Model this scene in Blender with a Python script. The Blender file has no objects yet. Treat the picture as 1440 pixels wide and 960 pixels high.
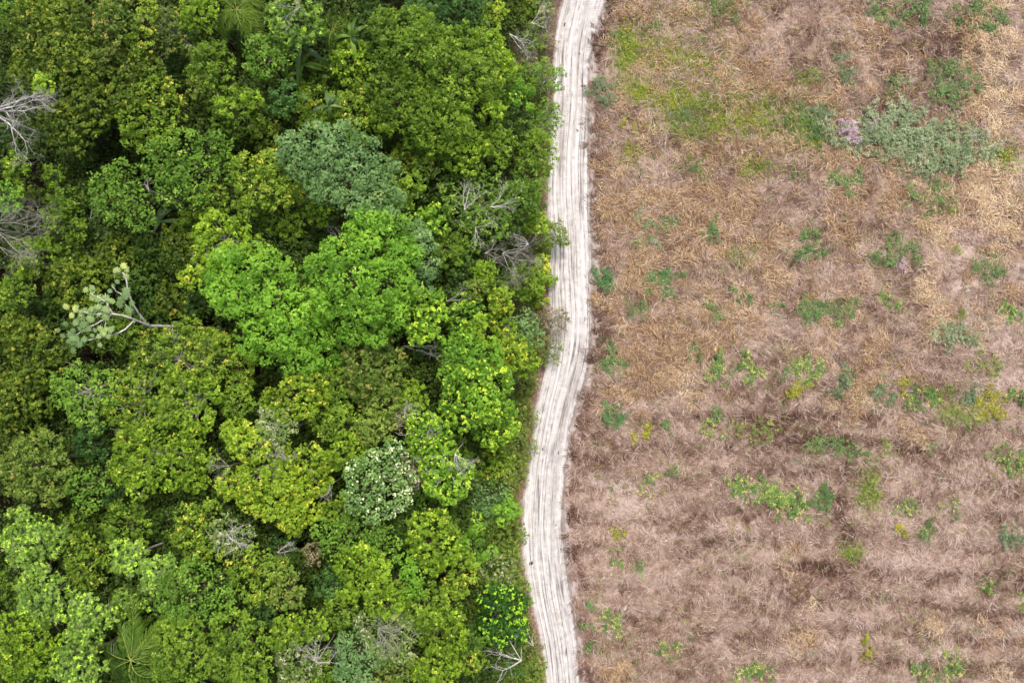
import bpy, math, random
import numpy as np

# ------------------------------------------------------------------ basics
SC = bpy.context.scene
COL = SC.collection
CAM_H = 80.0
RNG = np.random.default_rng(11)


def at(px, py, z=0.0):
    """photo pixel -> world point at height z (camera looks straight down from 80 m)"""
    s = (CAM_H - z) / 960.0
    return np.array([(px - 720.0) * s, (480.0 - py) * s, z])


def ppm(z):
    return 960.0 / (CAM_H - z)


def hash2(ix, iy, seed):
    h = (ix.astype(np.int64) * 374761393 + iy.astype(np.int64) * 668265263 + seed * 982451653) & 0x7fffffff
    h = ((h ^ (h >> 13)) * 1274126177) & 0x7fffffff
    return ((h ^ (h >> 16)) & 0xffff) / 65535.0


def vnoise(x, y, seed=0):
    x = np.asarray(x, float); y = np.asarray(y, float)
    ix = np.floor(x); iy = np.floor(y)
    fx = x - ix; fy = y - iy
    fx = fx * fx * (3 - 2 * fx); fy = fy * fy * (3 - 2 * fy)
    a = hash2(ix, iy, seed); b = hash2(ix + 1, iy, seed)
    c = hash2(ix, iy + 1, seed); d = hash2(ix + 1, iy + 1, seed)
    return (a * (1 - fx) + b * fx) * (1 - fy) + (c * (1 - fx) + d * fx) * fy


def fbm(x, y, seed=0, octv=4):
    s = 0; a = 0.5; t = 0
    for i in range(octv):
        s = s + a * vnoise(x * 2 ** i + 17.3 * i, y * 2 ** i - 9.1 * i, seed + i)
        t += a; a *= 0.5
    return s / t


def smooth(a, b, x):
    t = np.clip((x - a) / (b - a), 0, 1)
    return t * t * (3 - 2 * t)


def unit(v):
    return v / (np.linalg.norm(v, axis=-1, keepdims=True) + 1e-9)


def make_mesh(name, verts, quads, mats, attrs=None, tris=None, smooth_shade=False, mat_idx=None):
    me = bpy.data.meshes.new(name)
    verts = np.asarray(verts, np.float32)
    quads = np.asarray(quads, np.int32).reshape(-1, 4)
    nt = 0 if tris is None else len(tris)
    me.vertices.add(len(verts))
    me.vertices.foreach_set('co', verts.ravel())
    loops = quads.ravel()
    starts = np.arange(len(quads)) * 4
    tot = np.full(len(quads), 4)
    if nt:
        tris = np.asarray(tris, np.int32).reshape(-1, 3)
        starts = np.concatenate([starts, len(loops) + np.arange(nt) * 3])
        tot = np.concatenate([tot, np.full(nt, 3)])
        loops = np.concatenate([loops, tris.ravel()])
    me.loops.add(len(loops))
    me.loops.foreach_set('vertex_index', loops.astype(np.int32))
    me.polygons.add(len(starts))
    me.polygons.foreach_set('loop_start', starts.astype(np.int32))
    me.polygons.foreach_set('loop_total', tot.astype(np.int32))
    me.polygons.foreach_set('use_smooth', np.full(len(starts), bool(smooth_shade)))
    for m in (mats if isinstance(mats, (list, tuple)) else [mats]):
        me.materials.append(m)
    if mat_idx is not None:
        me.polygons.foreach_set('material_index', np.asarray(mat_idx, np.int32))
    for k, v in (attrs or {}).items():
        a = me.attributes.new(k, 'FLOAT', 'POINT')
        a.data.foreach_set('value', np.asarray(v, np.float32))
    me.update(calc_edges=True)
    return me


def link(name, me, parent=None, loc=(0, 0, 0)):
    o = bpy.data.objects.new(name, me)
    COL.objects.link(o)
    o.location = loc
    if parent is not None:
        o.parent = parent
    return o


def tag(o, label, cat=None, group=None, kind=None):
    o['label'] = label
    if cat: o['category'] = cat
    if group: o['group'] = group
    if kind: o['kind'] = kind
    return o


def empty(name, loc):
    o = bpy.data.objects.new(name, None)
    COL.objects.link(o)
    o.location = loc
    o.empty_display_size = 0.5
    return o


# ------------------------------------------------------------------ materials
def srgb(c):
    return tuple(((x / 255) / 12.92 if x / 255 <= 0.04045 else ((x / 255 + 0.055) / 1.055) ** 2.4) for x in c) + (1,)


def leaf_material(name, ramp, trans=0.3, rough=0.5, spec=0.35, sat=1.0, val=1.0):
    """ramp: list of (pos, srgb colour).  't' attribute is the leaf's own colour (age, kind of leaf)."""
    m = bpy.data.materials.new(name); m.use_nodes = True
    nt = m.node_tree; N = nt.nodes; L = nt.links; N.clear()
    out = N.new('ShaderNodeOutputMaterial')
    at_ = N.new('ShaderNodeAttribute'); at_.attribute_name = 't'
    cr = N.new('ShaderNodeValToRGB')
    el = cr.color_ramp.elements
    while len(el) < len(ramp): el.new(0.5)
    for e, (p, c) in zip(el, ramp):
        e.position = p; e.color = srgb(c)
    hs = N.new('ShaderNodeHueSaturation'); hs.inputs['Saturation'].default_value = sat; hs.inputs['Value'].default_value = val
    L.new(at_.outputs['Fac'], cr.inputs['Fac'])
    L.new(cr.outputs['Color'], hs.inputs['Color'])
    b = N.new('ShaderNodeBsdfPrincipled')
    b.inputs['Roughness'].default_value = rough
    b.inputs['Specular IOR Level'].default_value = spec
    L.new(hs.outputs['Color'], b.inputs['Base Color'])
    if trans > 0:
        tr = N.new('ShaderNodeBsdfTranslucent')
        g = N.new('ShaderNodeHueSaturation'); g.inputs['Hue'].default_value = 0.495
        g.inputs['Saturation'].default_value = 1.1; g.inputs['Value'].default_value = 1.3
        L.new(hs.outputs['Color'], g.inputs['Color'])
        L.new(g.outputs['Color'], tr.inputs['Color'])
        mx = N.new('ShaderNodeMixShader'); mx.inputs[0].default_value = trans
        L.new(b.outputs[0], mx.inputs[1]); L.new(tr.outputs[0], mx.inputs[2])
        L.new(mx.outputs[0], out.inputs['Surface'])
    else:
        L.new(b.outputs[0], out.inputs['Surface'])
    return m


def bark_material(name, c1, c2, scale=3.0):
    m = bpy.data.materials.new(name); m.use_nodes = True
    nt = m.node_tree; N = nt.nodes; L = nt.links
    b = N['Principled BSDF']; b.inputs['Roughness'].default_value = 0.9
    tc = N.new('ShaderNodeTexCoord'); no = N.new('ShaderNodeTexNoise')
    no.inputs['Scale'].default_value = scale; no.inputs['Detail'].default_value = 6
    cr = N.new('ShaderNodeValToRGB')
    cr.color_ramp.elements[0].position = 0.35; cr.color_ramp.elements[1].position = 0.65
    cr.color_ramp.elements[0].color = srgb(c1); cr.color_ramp.elements[1].color = srgb(c2)
    L.new(tc.outputs['Object'], no.inputs['Vector']); L.new(no.outputs['Fac'], cr.inputs['Fac'])
    L.new(cr.outputs['Color'], b.inputs['Base Color'])
    return m


BARK = bark_material('bark_brown', (58, 50, 36), (92, 82, 62))
BARK_G = bark_material('bark_grey', (134, 127, 118), (188, 181, 171))
BARK_W = bark_material('bark_pale', (165, 158, 150), (225, 220, 212))

# species: colours (dark, mid, light, accent) + geometry
# s2 sub clump radius m, L leaf length m, W half width factor, n3 tufts per clump, nl leaves per tuft, gap, acc accent fraction
SPEC = {
    'olive':   dict(c=[(40, 56, 8), (84, 108, 14), (138, 160, 32), (156, 158, 46)], s2=.34, L=0.211, W=.40, n3=8, nl=6, gap=.16, acc=.05, tr=.24),
    'mid':     dict(c=[(46, 72, 10), (98, 130, 20), (148, 178, 40), (164, 188, 60)], s2=.42, L=0.194, W=.32, n3=10, nl=6, gap=.12, acc=.03, tr=.28),
    'fresh':   dict(tight=.6, c=[(48, 80, 18), (104, 144, 34), (150, 184, 60), (174, 196, 84)], s2=.45, L=0.176, W=.30, n3=11, nl=6, gap=.08, acc=.02, tr=.28),
    'emerald': dict(tight=.6, val=1.12, c=[(60, 100, 12), (118, 170, 28), (166, 212, 52), (184, 220, 70)], s2=.62, L=0.176, W=.32, n3=26, nl=7, gap=.02, acc=.03, tr=.24),
    'greygreen': dict(tight=.6, val=1.15, c=[(66, 102, 48), (116, 154, 84), (158, 190, 116), (166, 180, 104)], s2=.54, L=0.158, W=.36, n3=20, nl=6, gap=.03, acc=.03, tr=.22),
    'lime':    dict(c=[(72, 100, 8), (128, 162, 16), (174, 202, 40), (192, 206, 58)], s2=.36, L=0.202, W=.34, n3=9, nl=6, gap=.12, acc=.05, tr=.3),
    'yellow':  dict(c=[(84, 100, 8), (126, 158, 18), (172, 194, 40), (206, 202, 60)], s2=.36, L=0.202, W=.38, n3=9, nl=6, gap=.12, acc=0.1, tr=.28),
    'gold':    dict(c=[(66, 88, 8), (112, 144, 20), (162, 186, 46), (200, 194, 66)], s2=.40, L=0.194, W=.32, n3=9, nl=6, gap=.12, acc=.08, tr=.26),
    'dark':    dict(c=[(28, 48, 8), (60, 90, 16), (94, 128, 30), (114, 146, 46)], s2=.42, L=0.220, W=.34, n3=9, nl=6, gap=.16, acc=.02, tr=.22),
    'blue':    dict(c=[(28, 60, 20), (64, 104, 38), (100, 140, 60), (122, 158, 76)], s2=.45, L=0.194, W=.32, n3=10, nl=6, gap=.1, acc=.02, tr=.22),
    'pale':    dict(c=[(62, 92, 28), (116, 150, 52), (166, 196, 84), (190, 220, 64)], s2=.36, L=0.282, W=.15, n3=9, nl=7, gap=.16, acc=.14, tr=.26),
    'bronze':  dict(c=[(52, 72, 18), (98, 124, 34), (142, 166, 60), (170, 160, 76)], s2=.36, L=0.185, W=.32, n3=9, nl=6, gap=.1, acc=.08, tr=.24),
    'flower':  dict(tight=.6, side=1, val=1.3, c=[(66, 98, 46), (116, 152, 74), (160, 188, 108), (222, 226, 184)], s2=.42, L=0.158, W=.36, n3=11, nl=6, gap=.05, acc=.10, tr=.22),
    'branchy': dict(c=[(48, 80, 16), (98, 134, 34), (148, 178, 62), (176, 196, 90)], s2=.36, L=.19, W=.36, n3=6, nl=6, gap=.3, acc=.05, tr=.26),
    'silver':  dict(c=[(70, 90, 34), (112, 138, 58), (152, 174, 92), (196, 192, 160)], s2=.34, L=0.158, W=.28, n3=8, nl=6, gap=0.15, acc=.14, tr=.22),
    'dotted':  dict(c=[(38, 76, 10), (90, 134, 18), (144, 184, 34), (190, 212, 50)], s2=.34, L=0.202, W=.44, n3=8, nl=6, gap=.14, acc=.16, tr=.26),
    'rosette': dict(c=[(22, 54, 10), (46, 92, 16), (80, 126, 26), (158, 202, 24)], s2=.36, L=0.229, W=.42, n3=7, nl=6, gap=.25, acc=.26, tr=.24),
    'scrub':   dict(c=[(64, 80, 26), (110, 132, 42), (148, 168, 70), (170, 152, 96)], s2=.28, L=0.150, W=.24, n3=7, nl=6, gap=.25, acc=.10, tr=.24),
    'tan':     dict(c=[(86, 82, 50), (134, 128, 82), (164, 158, 108), (184, 170, 136)], s2=.3, L=0.158, W=.22, n3=7, nl=6, gap=.35, acc=.2, tr=.2),
}
LEAFMAT = {}
for k, s in SPEC.items():
    c = s['c']
    LEAFMAT[k] = leaf_material('leaves_' + k, sat=.95, ramp= [(0.0, c[0]), (0.40, c[1]), (0.78, c[2]), (0.86, c[3])], trans=s['tr'] + .06, val=s.get('val', 1.3))


# ------------------------------------------------------------------ leaves
def leaf_quads(p, a, n, L, W):
    """diamond leaves: p base, a axis, n normal (arrays)"""
    a = unit(a)
    s = unit(np.cross(a, n))
    L = L[:, None]; W = W[:, None]
    v = np.empty((len(p), 4, 3), np.float32)
    droop = np.array([0, 0, -0.12])
    v[:, 0] = p
    v[:, 1] = p + a * L * 0.48 + s * W * L
    v[:, 2] = p + a * L + droop * L
    v[:, 3] = p + a * L * 0.48 - s * W * L
    return v.reshape(-1, 3)


def dirs(n, rng, zmin=-0.3):
    z = rng.uniform(zmin, 1, n); th = rng.uniform(0, 2 * np.pi, n)
    r = np.sqrt(np.maximum(0, 1 - z * z))
    return np.stack([r * np.cos(th), r * np.sin(th), z], 1)


def crown_leaves(lobes, sp, rng, bias=0.0, dens=1.0, lscale=1.0, zmin=-0.25):
    """lobes: array (n,5) x,y,z,r,flat. returns verts, tint, clump centres"""
    s2 = sp['s2']
    C2 = []; R2 = []
    for i, (x, y, z, r, fl) in enumerate(lobes):
        n2 = max(10, int(5.5 * r * r / (s2 * s2)))
        d = dirs(n2, rng, zmin)
        wob = 0.76 + 0.36 * vnoise(d[:, 0] * 2.6 + x, d[:, 1] * 2.6 + y + 3 * d[:, 2], 5)
        p = np.array([x, y, z]) + d * np.array([r, r, r * fl]) * wob[:, None]
        keep = rng.random(n2) > sp['gap']
        for j, (x2, y2, z2, r2, f2) in enumerate(lobes):
            if j == i: continue
            q = (p - np.array([x2, y2, z2])) / np.array([r2, r2, r2 * f2])
            keep &= (q * q).sum(1) > 0.62
        p = p[keep]
        C2.append(p); R2.append(s2 * rng.uniform(.75, 1.25, len(p)) * (0.75 + 0.25 * min(1, r)))
        # inner leaves
    if not C2: return None
    C2 = np.concatenate(C2); R2 = np.concatenate(R2)
    o_ = rng.permutation(len(C2)); C2 = C2[o_]; R2 = R2[o_]
    for sh in (0.0, .5, .25):          # thin to even spacing, so that clumps stay apart
        q = np.floor(C2 / (s2 * (1.5 if sh != .25 else 1.1) / max(.5, dens) ** .5) + sh).astype(np.int64)
        key = q[:, 0] * 73856093 ^ q[:, 1] * 19349663 ^ q[:, 2] * 83492791
        _, u_ = np.unique(key, return_index=True)
        C2 = C2[u_]; R2 = R2[u_]
        o_ = rng.permutation(len(C2)); C2 = C2[o_]; R2 = R2[o_]
    t2 = rng.normal(0, .085, len(C2)) + 0.3 * (vnoise(C2[:, 0] * .45, C2[:, 1] * .45, 77) - .5)
    n3 = sp['n3']
    idx = np.repeat(np.arange(len(C2)), n3)
    d3 = dirs(len(idx), rng, -0.15)
    p3 = C2[idx] + d3 * (R2[idx] * rng.uniform(.6 if sp.get('tight', 1) == 1 else .82, 1.0, len(idx)))[:, None] * np.array([1, 1, .8])
    t3 = t2[idx] + rng.normal(0, .055, len(idx))
    ap = np.full(len(C2), sp['acc'] * 1.2)
    if sp.get('side'):      # blossom mostly on one side of the crown
        cx_ = lobes[:, 0].mean(); ex_ = np.abs(C2[:, 0] - cx_).max()
        ap = .03 + .42 * smooth(.1, .9, (C2[:, 0] - cx_) / ex_)
    acc2 = rng.random(len(C2)) < ap
    acc = (rng.random(len(idx)) < sp['acc'] * .7) | (acc2[idx] & (rng.random(len(idx)) < .5))
    nl = sp['nl']
    i4 = np.repeat(np.arange(len(idx)), nl)
    rv = rng.normal(0, 1, (len(i4), 3))
    d4 = d3[i4]
    L = sp['L'] * lscale * rng.uniform(.65, 1.25, len(i4))
    p4 = p3[i4] + rv * np.array([.08, .08, .05]) * (sp['s2'] / .45) * sp.get('tight', 1)
    a4 = unit(rng.normal(0, 1, (len(i4), 3)) * np.array([1, 1, .35]) + d4 * .5)
    nrm = unit(d4 * .9 + np.array([0, 0, .6]) + rng.normal(0, .34, (len(i4), 3)))
    a4 = unit(a4 - nrm * (a4 * nrm).sum(1, keepdims=True))
    v = leaf_quads(p4 - a4 * (L * .4)[:, None], a4, nrm, L, sp['W'] * rng.uniform(.8, 1.2, len(i4)))
    t = np.clip(0.40 + bias + t3[i4] + rng.normal(0, .045, len(i4)), 0.0, 0.78)
    t = np.where(acc[i4] & (rng.random(len(i4)) < .85), 0.93, t)
    return v, np.repeat(t, 4), C2


def inner_leaves(lobes, sp, rng, bias):
    P = []
    for x, y, z, r, fl in lobes:
        n = int(22 * r * r * max(1, r * .6))
        d = dirs(n, rng, -.6) * (rng.random(n) ** .4 * .84)[:, None]
        P.append(np.array([x, y, z]) + d * np.array([r, r, r * fl]))
    p = np.concatenate(P)
    L = sp['L'] * 1.5 * rng.uniform(.7, 1.3, len(p))
    nrm = unit(np.array([0, 0, .8]) + rng.normal(0, .5, p.shape))
    a = unit(rng.normal(0, 1, p.shape)); a = unit(a - nrm * (a * nrm).sum(1, keepdims=True))
    v = leaf_quads(p, a, nrm, L, np.full(len(p), .36))
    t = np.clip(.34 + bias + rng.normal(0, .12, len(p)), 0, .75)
    return v, np.repeat(t, 4)


# ------------------------------------------------------------------ tubes
class Tubes:
    def __init__(s): s.v = []; s.f = []; s.n = 0

    def add(s, pts, rad, sides=5):
        pts = np.asarray(pts, float); m = len(pts)
        rad = np.asarray(rad, float)
        tan = np.gradient(pts, axis=0); tan = unit(tan)
        ref = np.array([0.0, 0, 1]) if abs(tan[0][2]) < .9 else np.array([1.0, 0, 0])
        u = unit(np.cross(tan, ref)); w = np.cross(tan, u)
        ang = np.arange(sides) * 2 * np.pi / sides
        ring = (u[:, None, :] * np.cos(ang)[None, :, None] + w[:, None, :] * np.sin(ang)[None, :, None])
        v = pts[:, None, :] + ring * rad[:, None, None]
        s.v.append(v.reshape(-1, 3))
        i = np.arange(m - 1)[:, None] * sides; j = np.arange(sides)[None, :]; k = (j + 1) % sides
        q = np.stack([i + j, i + k, i + sides + k, i + sides + j], -1).reshape(-1, 4) + s.n
        s.f.append(q); s.n += m * sides

    def mesh(s, name, mat):
        return make_mesh(name, np.concatenate(s.v), np.concatenate(s.f), mat, smooth_shade=True)


def bend(a, b, rng, n=6, amt=.12, up=0.0):
    a = np.asarray(a, float); b = np.asarray(b, float)
    t = np.linspace(0, 1, n)[:, None]
    L = np.linalg.norm(b - a)
    off = np.cumsum(rng.normal(0, 1, (n, 3)), 0) * amt * L / n
    off -= off[-1] * t
    off *= np.sin(np.pi * t)
    p = a + (b - a) * t + off
    p[:, 2] += (np.sin(np.pi * t) * up * L)[:, 0]
    return p


def fork(T, p, d, L, r, rng, depth, spread=.6, shrink=.68, lift=.05):
    """recursive bare branching"""
    d = unit(d)
    n = 5
    pts = [np.array(p, float)]
    dd = d.copy()
    for i in range(n):
        dd = unit(dd + rng.normal(0, .10, 3) + np.array([0, 0, lift]))
        pts.append(pts[-1] + dd * L / n)
    r1 = r * .6
    T.add(pts, np.linspace(r, r1, n + 1), 5 if depth > 1 else 4)
    if depth <= 0: return
    k = 2 if rng.random() < .35 else 3
    for i in range(k):
        nd = unit(dd + rng.normal(0, spread, 3))
        fork(T, pts[-1], nd, L * shrink * rng.uniform(.75, 1.15), r1 * .85, rng, depth - 1, spread, shrink, lift)
    if depth >= 1:
        for i in range(rng.integers(1, 4)):
            q = pts[rng.integers(1, n)]
            fork(T, q, unit(dd + rng.normal(0, spread * 1.3, 3)), L * shrink * .7, r1 * .5, rng, depth - 2 if depth > 1 else 0, spread, shrink, lift)


# ------------------------------------------------------------------ road line (photo pixels)
ROAD = [(-260, 846, 908), (-160, 828, 890), (-60, 806, 870), (0, 791, 853), (20, 783, 848), (50, 778, 840), (80, 776, 834), (120, 776, 830),
        (150, 774, 832), (200, 771, 830), (240, 768, 832), (300, 766, 834), (340, 767, 837), (400, 769, 834), (440, 771, 837),
        (480, 770, 834), (500, 767, 832), (520, 762, 829), (540, 757, 825), (570, 751, 815), (600, 748, 806), (630, 744, 801),
        (660, 739, 797), (690, 735, 796), (720, 732, 795), (750, 731, 797), (780, 731, 800), (800, 733, 803), (840, 742, 807),
        (870, 750, 811), (900, 757, 815), (940, 763, 817), (960, 765, 818), (1040, 772, 830), (1140, 782, 845), (1240, 790, 858)]
_ry = np.array([(480 - a[0]) / 12 for a in ROAD])[::-1]
_rl = np.array([(a[1] - 720) / 12 for a in ROAD])[::-1]
_rr = np.array([(a[2] - 720) / 12 for a in ROAD])[::-1]


def sm_interp(y, arr):
    s = 0
    for o, w in ((-1.6, .12), (-.8, .22), (0, .32), (.8, .22), (1.6, .12)):
        s = s + w * np.interp(y + o, _ry, arr)
    return s


def road_l(y): return sm_interp(y, _rl)
def road_r(y): return sm_interp(y, _rr)


# ------------------------------------------------------------------ field colour maps (pixel gaussians)
def gmap(x, y, blobs):
    px = x * 12 + 720; py = 480 - y * 12
    s = np.zeros_like(px)
    for bx, by, rx, ry, a in blobs:
        s += a * np.exp(-((px - bx) / rx) ** 2 - ((py - by) / ry) ** 2)
    return s


STRAW = [(1010, 60, 90, 70, .6), (900, 60, 60, 70, .35), (1180, 60, 60, 90, .5), (1400, 130, 45, 110, 1.0), (1400, 290, 50, 60, .9), (1240, 300, 60, 70, .7), (1010, 290, 110, 70, .55),
         (1120, 210, 110, 40, .5), (1060, 380, 80, 60, .9), (975, 370, 50, 60, .8), (1170, 370, 60, 70, .5), (1310, 370, 18, 90, 1.0), (1390, 400, 30, 50, .8), (960, 460, 60, 50, .6),
         (1030, 450, 40, 30, .8), (1230, 480, 60, 60, .8), (890, 490, 50, 70, .4), (975, 530, 40, 40, .6), (900, 540, 30, 30, .5), (880, 270, 50, 120, .45), (1200, 570, 30, 25, .6),
         (1060, 130, 120, 40, .5), (1130, 800, 30, 30, .3), (1310, 860, 12, 30, .5), (1290, 620, 15, 20, .5), (880, 400, 60, 60, .4), (860, 940, 30, 25, .4), (1120, 895, 25, 20, .4), (1400, 930, 20, 40, .45)]
DARKM = [(1320, 60, 70, 30, .9), (1260, 130, 40, 30, .5), (1100, 600, 80, 30, .7), (1000, 760, 40, 60, .5), (1190, 740, 14, 80, 1.0), (1060, 660, 60, 25, .6), (860, 650, 40, 60, .4), (1150, 820, 60, 50, .5),
         (1250, 830, 60, 30, .4), (1400, 790, 40, 30, .5), (1060, 880, 60, 40, .4), (850, 440, 15, 60, .6), (1150, 620, 60, 20, .6), (950, 620, 60, 20, .4), (1330, 690, 40, 20, .4), (1300, 230, 40, 12, .5)]
PALESTRAW = [(1405, 130, 34, 120, 1.0), (1400, 290, 45, 70, .9), (1312, 370, 16, 90, .9), (1395, 405, 26, 40, .8), (1405, 20, 30, 40, .7), (1060, 400, 50, 40, .35), (1310, 860, 10, 30, .8), (970, 530, 40, 30, .3)]
PALEM = [(880, 710, 50, 25, .8), (850, 680, 40, 20, .6), (870, 740, 40, 12, .6), (950, 600, 30, 14, .6), (1020, 745, 25, 10, .8), (990, 690, 25, 15, .4), (1420, 520, 40, 90, .8), (1350, 360, 30, 60, .8), (1270, 800, 50, 30, .6), (1340, 700, 50, 30, .5),
         (1100, 460, 60, 20, .5), (1150, 420, 20, 60, .5), (930, 260, 18, 40, .7), (1000, 290, 18, 10, .4), (1432, 60, 14, 110, 1.2), (1436, 270, 12, 90, 1.0), (1350, 390, 22, 50, .7), (1250, 850, 50, 10, .5), (1330, 790, 60, 10, .5), (920, 815, 100, 7, .5), (1100, 815, 120, 6, .5), (1250, 740, 60, 8, .5), (1300, 760, 60, 8, .5), (1190, 30, 25, 30, .5), (1090, 80, 20, 40, .4), (1130, 760, 60, 8, .5), (900, 780, 50, 8, .4), (1200, 900, 60, 8, .4)]
GREENM = [(1040, 165, 60, 28, 1.0), (960, 165, 30, 25, .7), (940, 140, 40, 15, .6), (880, 70, 16, 40, .8), (1135, 180, 30, 25, 1.0), (900, 125, 20, 12, .7), (1060, 235, 25, 14, .7), (975, 230, 18, 12, .5), (980, 90, 50, 25, .45), (1410, 220, 22, 12, .9),
          (890, 210, 12, 14, .6), (1220, 690, 14, 26, .8), (1195, 780, 10, 9, 1.0), (1130, 110, 20, 15, .5), (1040, 360, 22, 14, .5), (1350, 585, 24, 14, .6), (1000, 20, 30, 20, .35), (925, 60, 40, 40, .3)]
HOLES = [(220, 75, 14, 14), (30, 213, 12, 12), (52, 245, 10, 14), (58, 285, 14, 16), (305, 450, 16, 18), (140, 500, 22, 14), (430, 325, 26, 26), (20, 705, 22, 14), (140, 706, 14, 8), (35, 875, 12, 9), (490, 482, 14, 10), (660, 600, 18, 22),
         (585, 480, 26, 10), (310, 652, 12, 10), (430, 757, 14, 9), (205, 255, 8, 8), (115, 240, 12, 8), (470, 500, 18, 16), (90, 470, 24, 10), (80, 790, 22, 10), (410, 590, 9, 14), (240, 100, 14, 12), (360, 520, 20, 14), (690, 440, 10, 14), (230, 320, 26, 10), (60, 400, 20, 20), (365, 840, 14, 10), (425, 835, 10, 18), (170, 895, 24, 12), (580, 905, 16, 12), (600, 715, 12, 10), (300, 590, 9, 12), (590, 260, 16, 16), (380, 380, 16, 18), (250, 730, 14, 20)]


def field_mask(x, y):
    return smooth(-1.0, .6, x - road_r(y) + 1.2 * (fbm(x * .6, y * .6, 3) - .5))


def ground_h(x, y):
    f = smooth(0.5, 3.5, x - road_r(y))
    fl = smooth(0.5, 4, road_l(y) - x)
    rows = .09 * np.sin((y + .5 * np.sin(x * .13) + 3.2 * fbm(x * .07, y * .07, 9)) * 2 * np.pi / 3.6)
    h = f * (rows + .35 * (fbm(x * .12, y * .12, 21) - .5) + .10 * (fbm(x * .9, y * .9, 22) - .5))
    h = h + fl * .8 * (fbm(x * .1, y * .1, 31) - .3)
    # berm along the right edge of the road
    d = x - road_r(y)
    h = h + .10 * np.exp(-((d - .25) / .28) ** 2) * (.3 + fbm(x * 1.5, y * .8, 8))
    d2 = road_l(y) - x
    h = h + .07 * np.exp(-((d2 - .3) / .3) ** 2) * (.3 + fbm(x * 1.5, y * .8, 18))
    return h - .02


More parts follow.
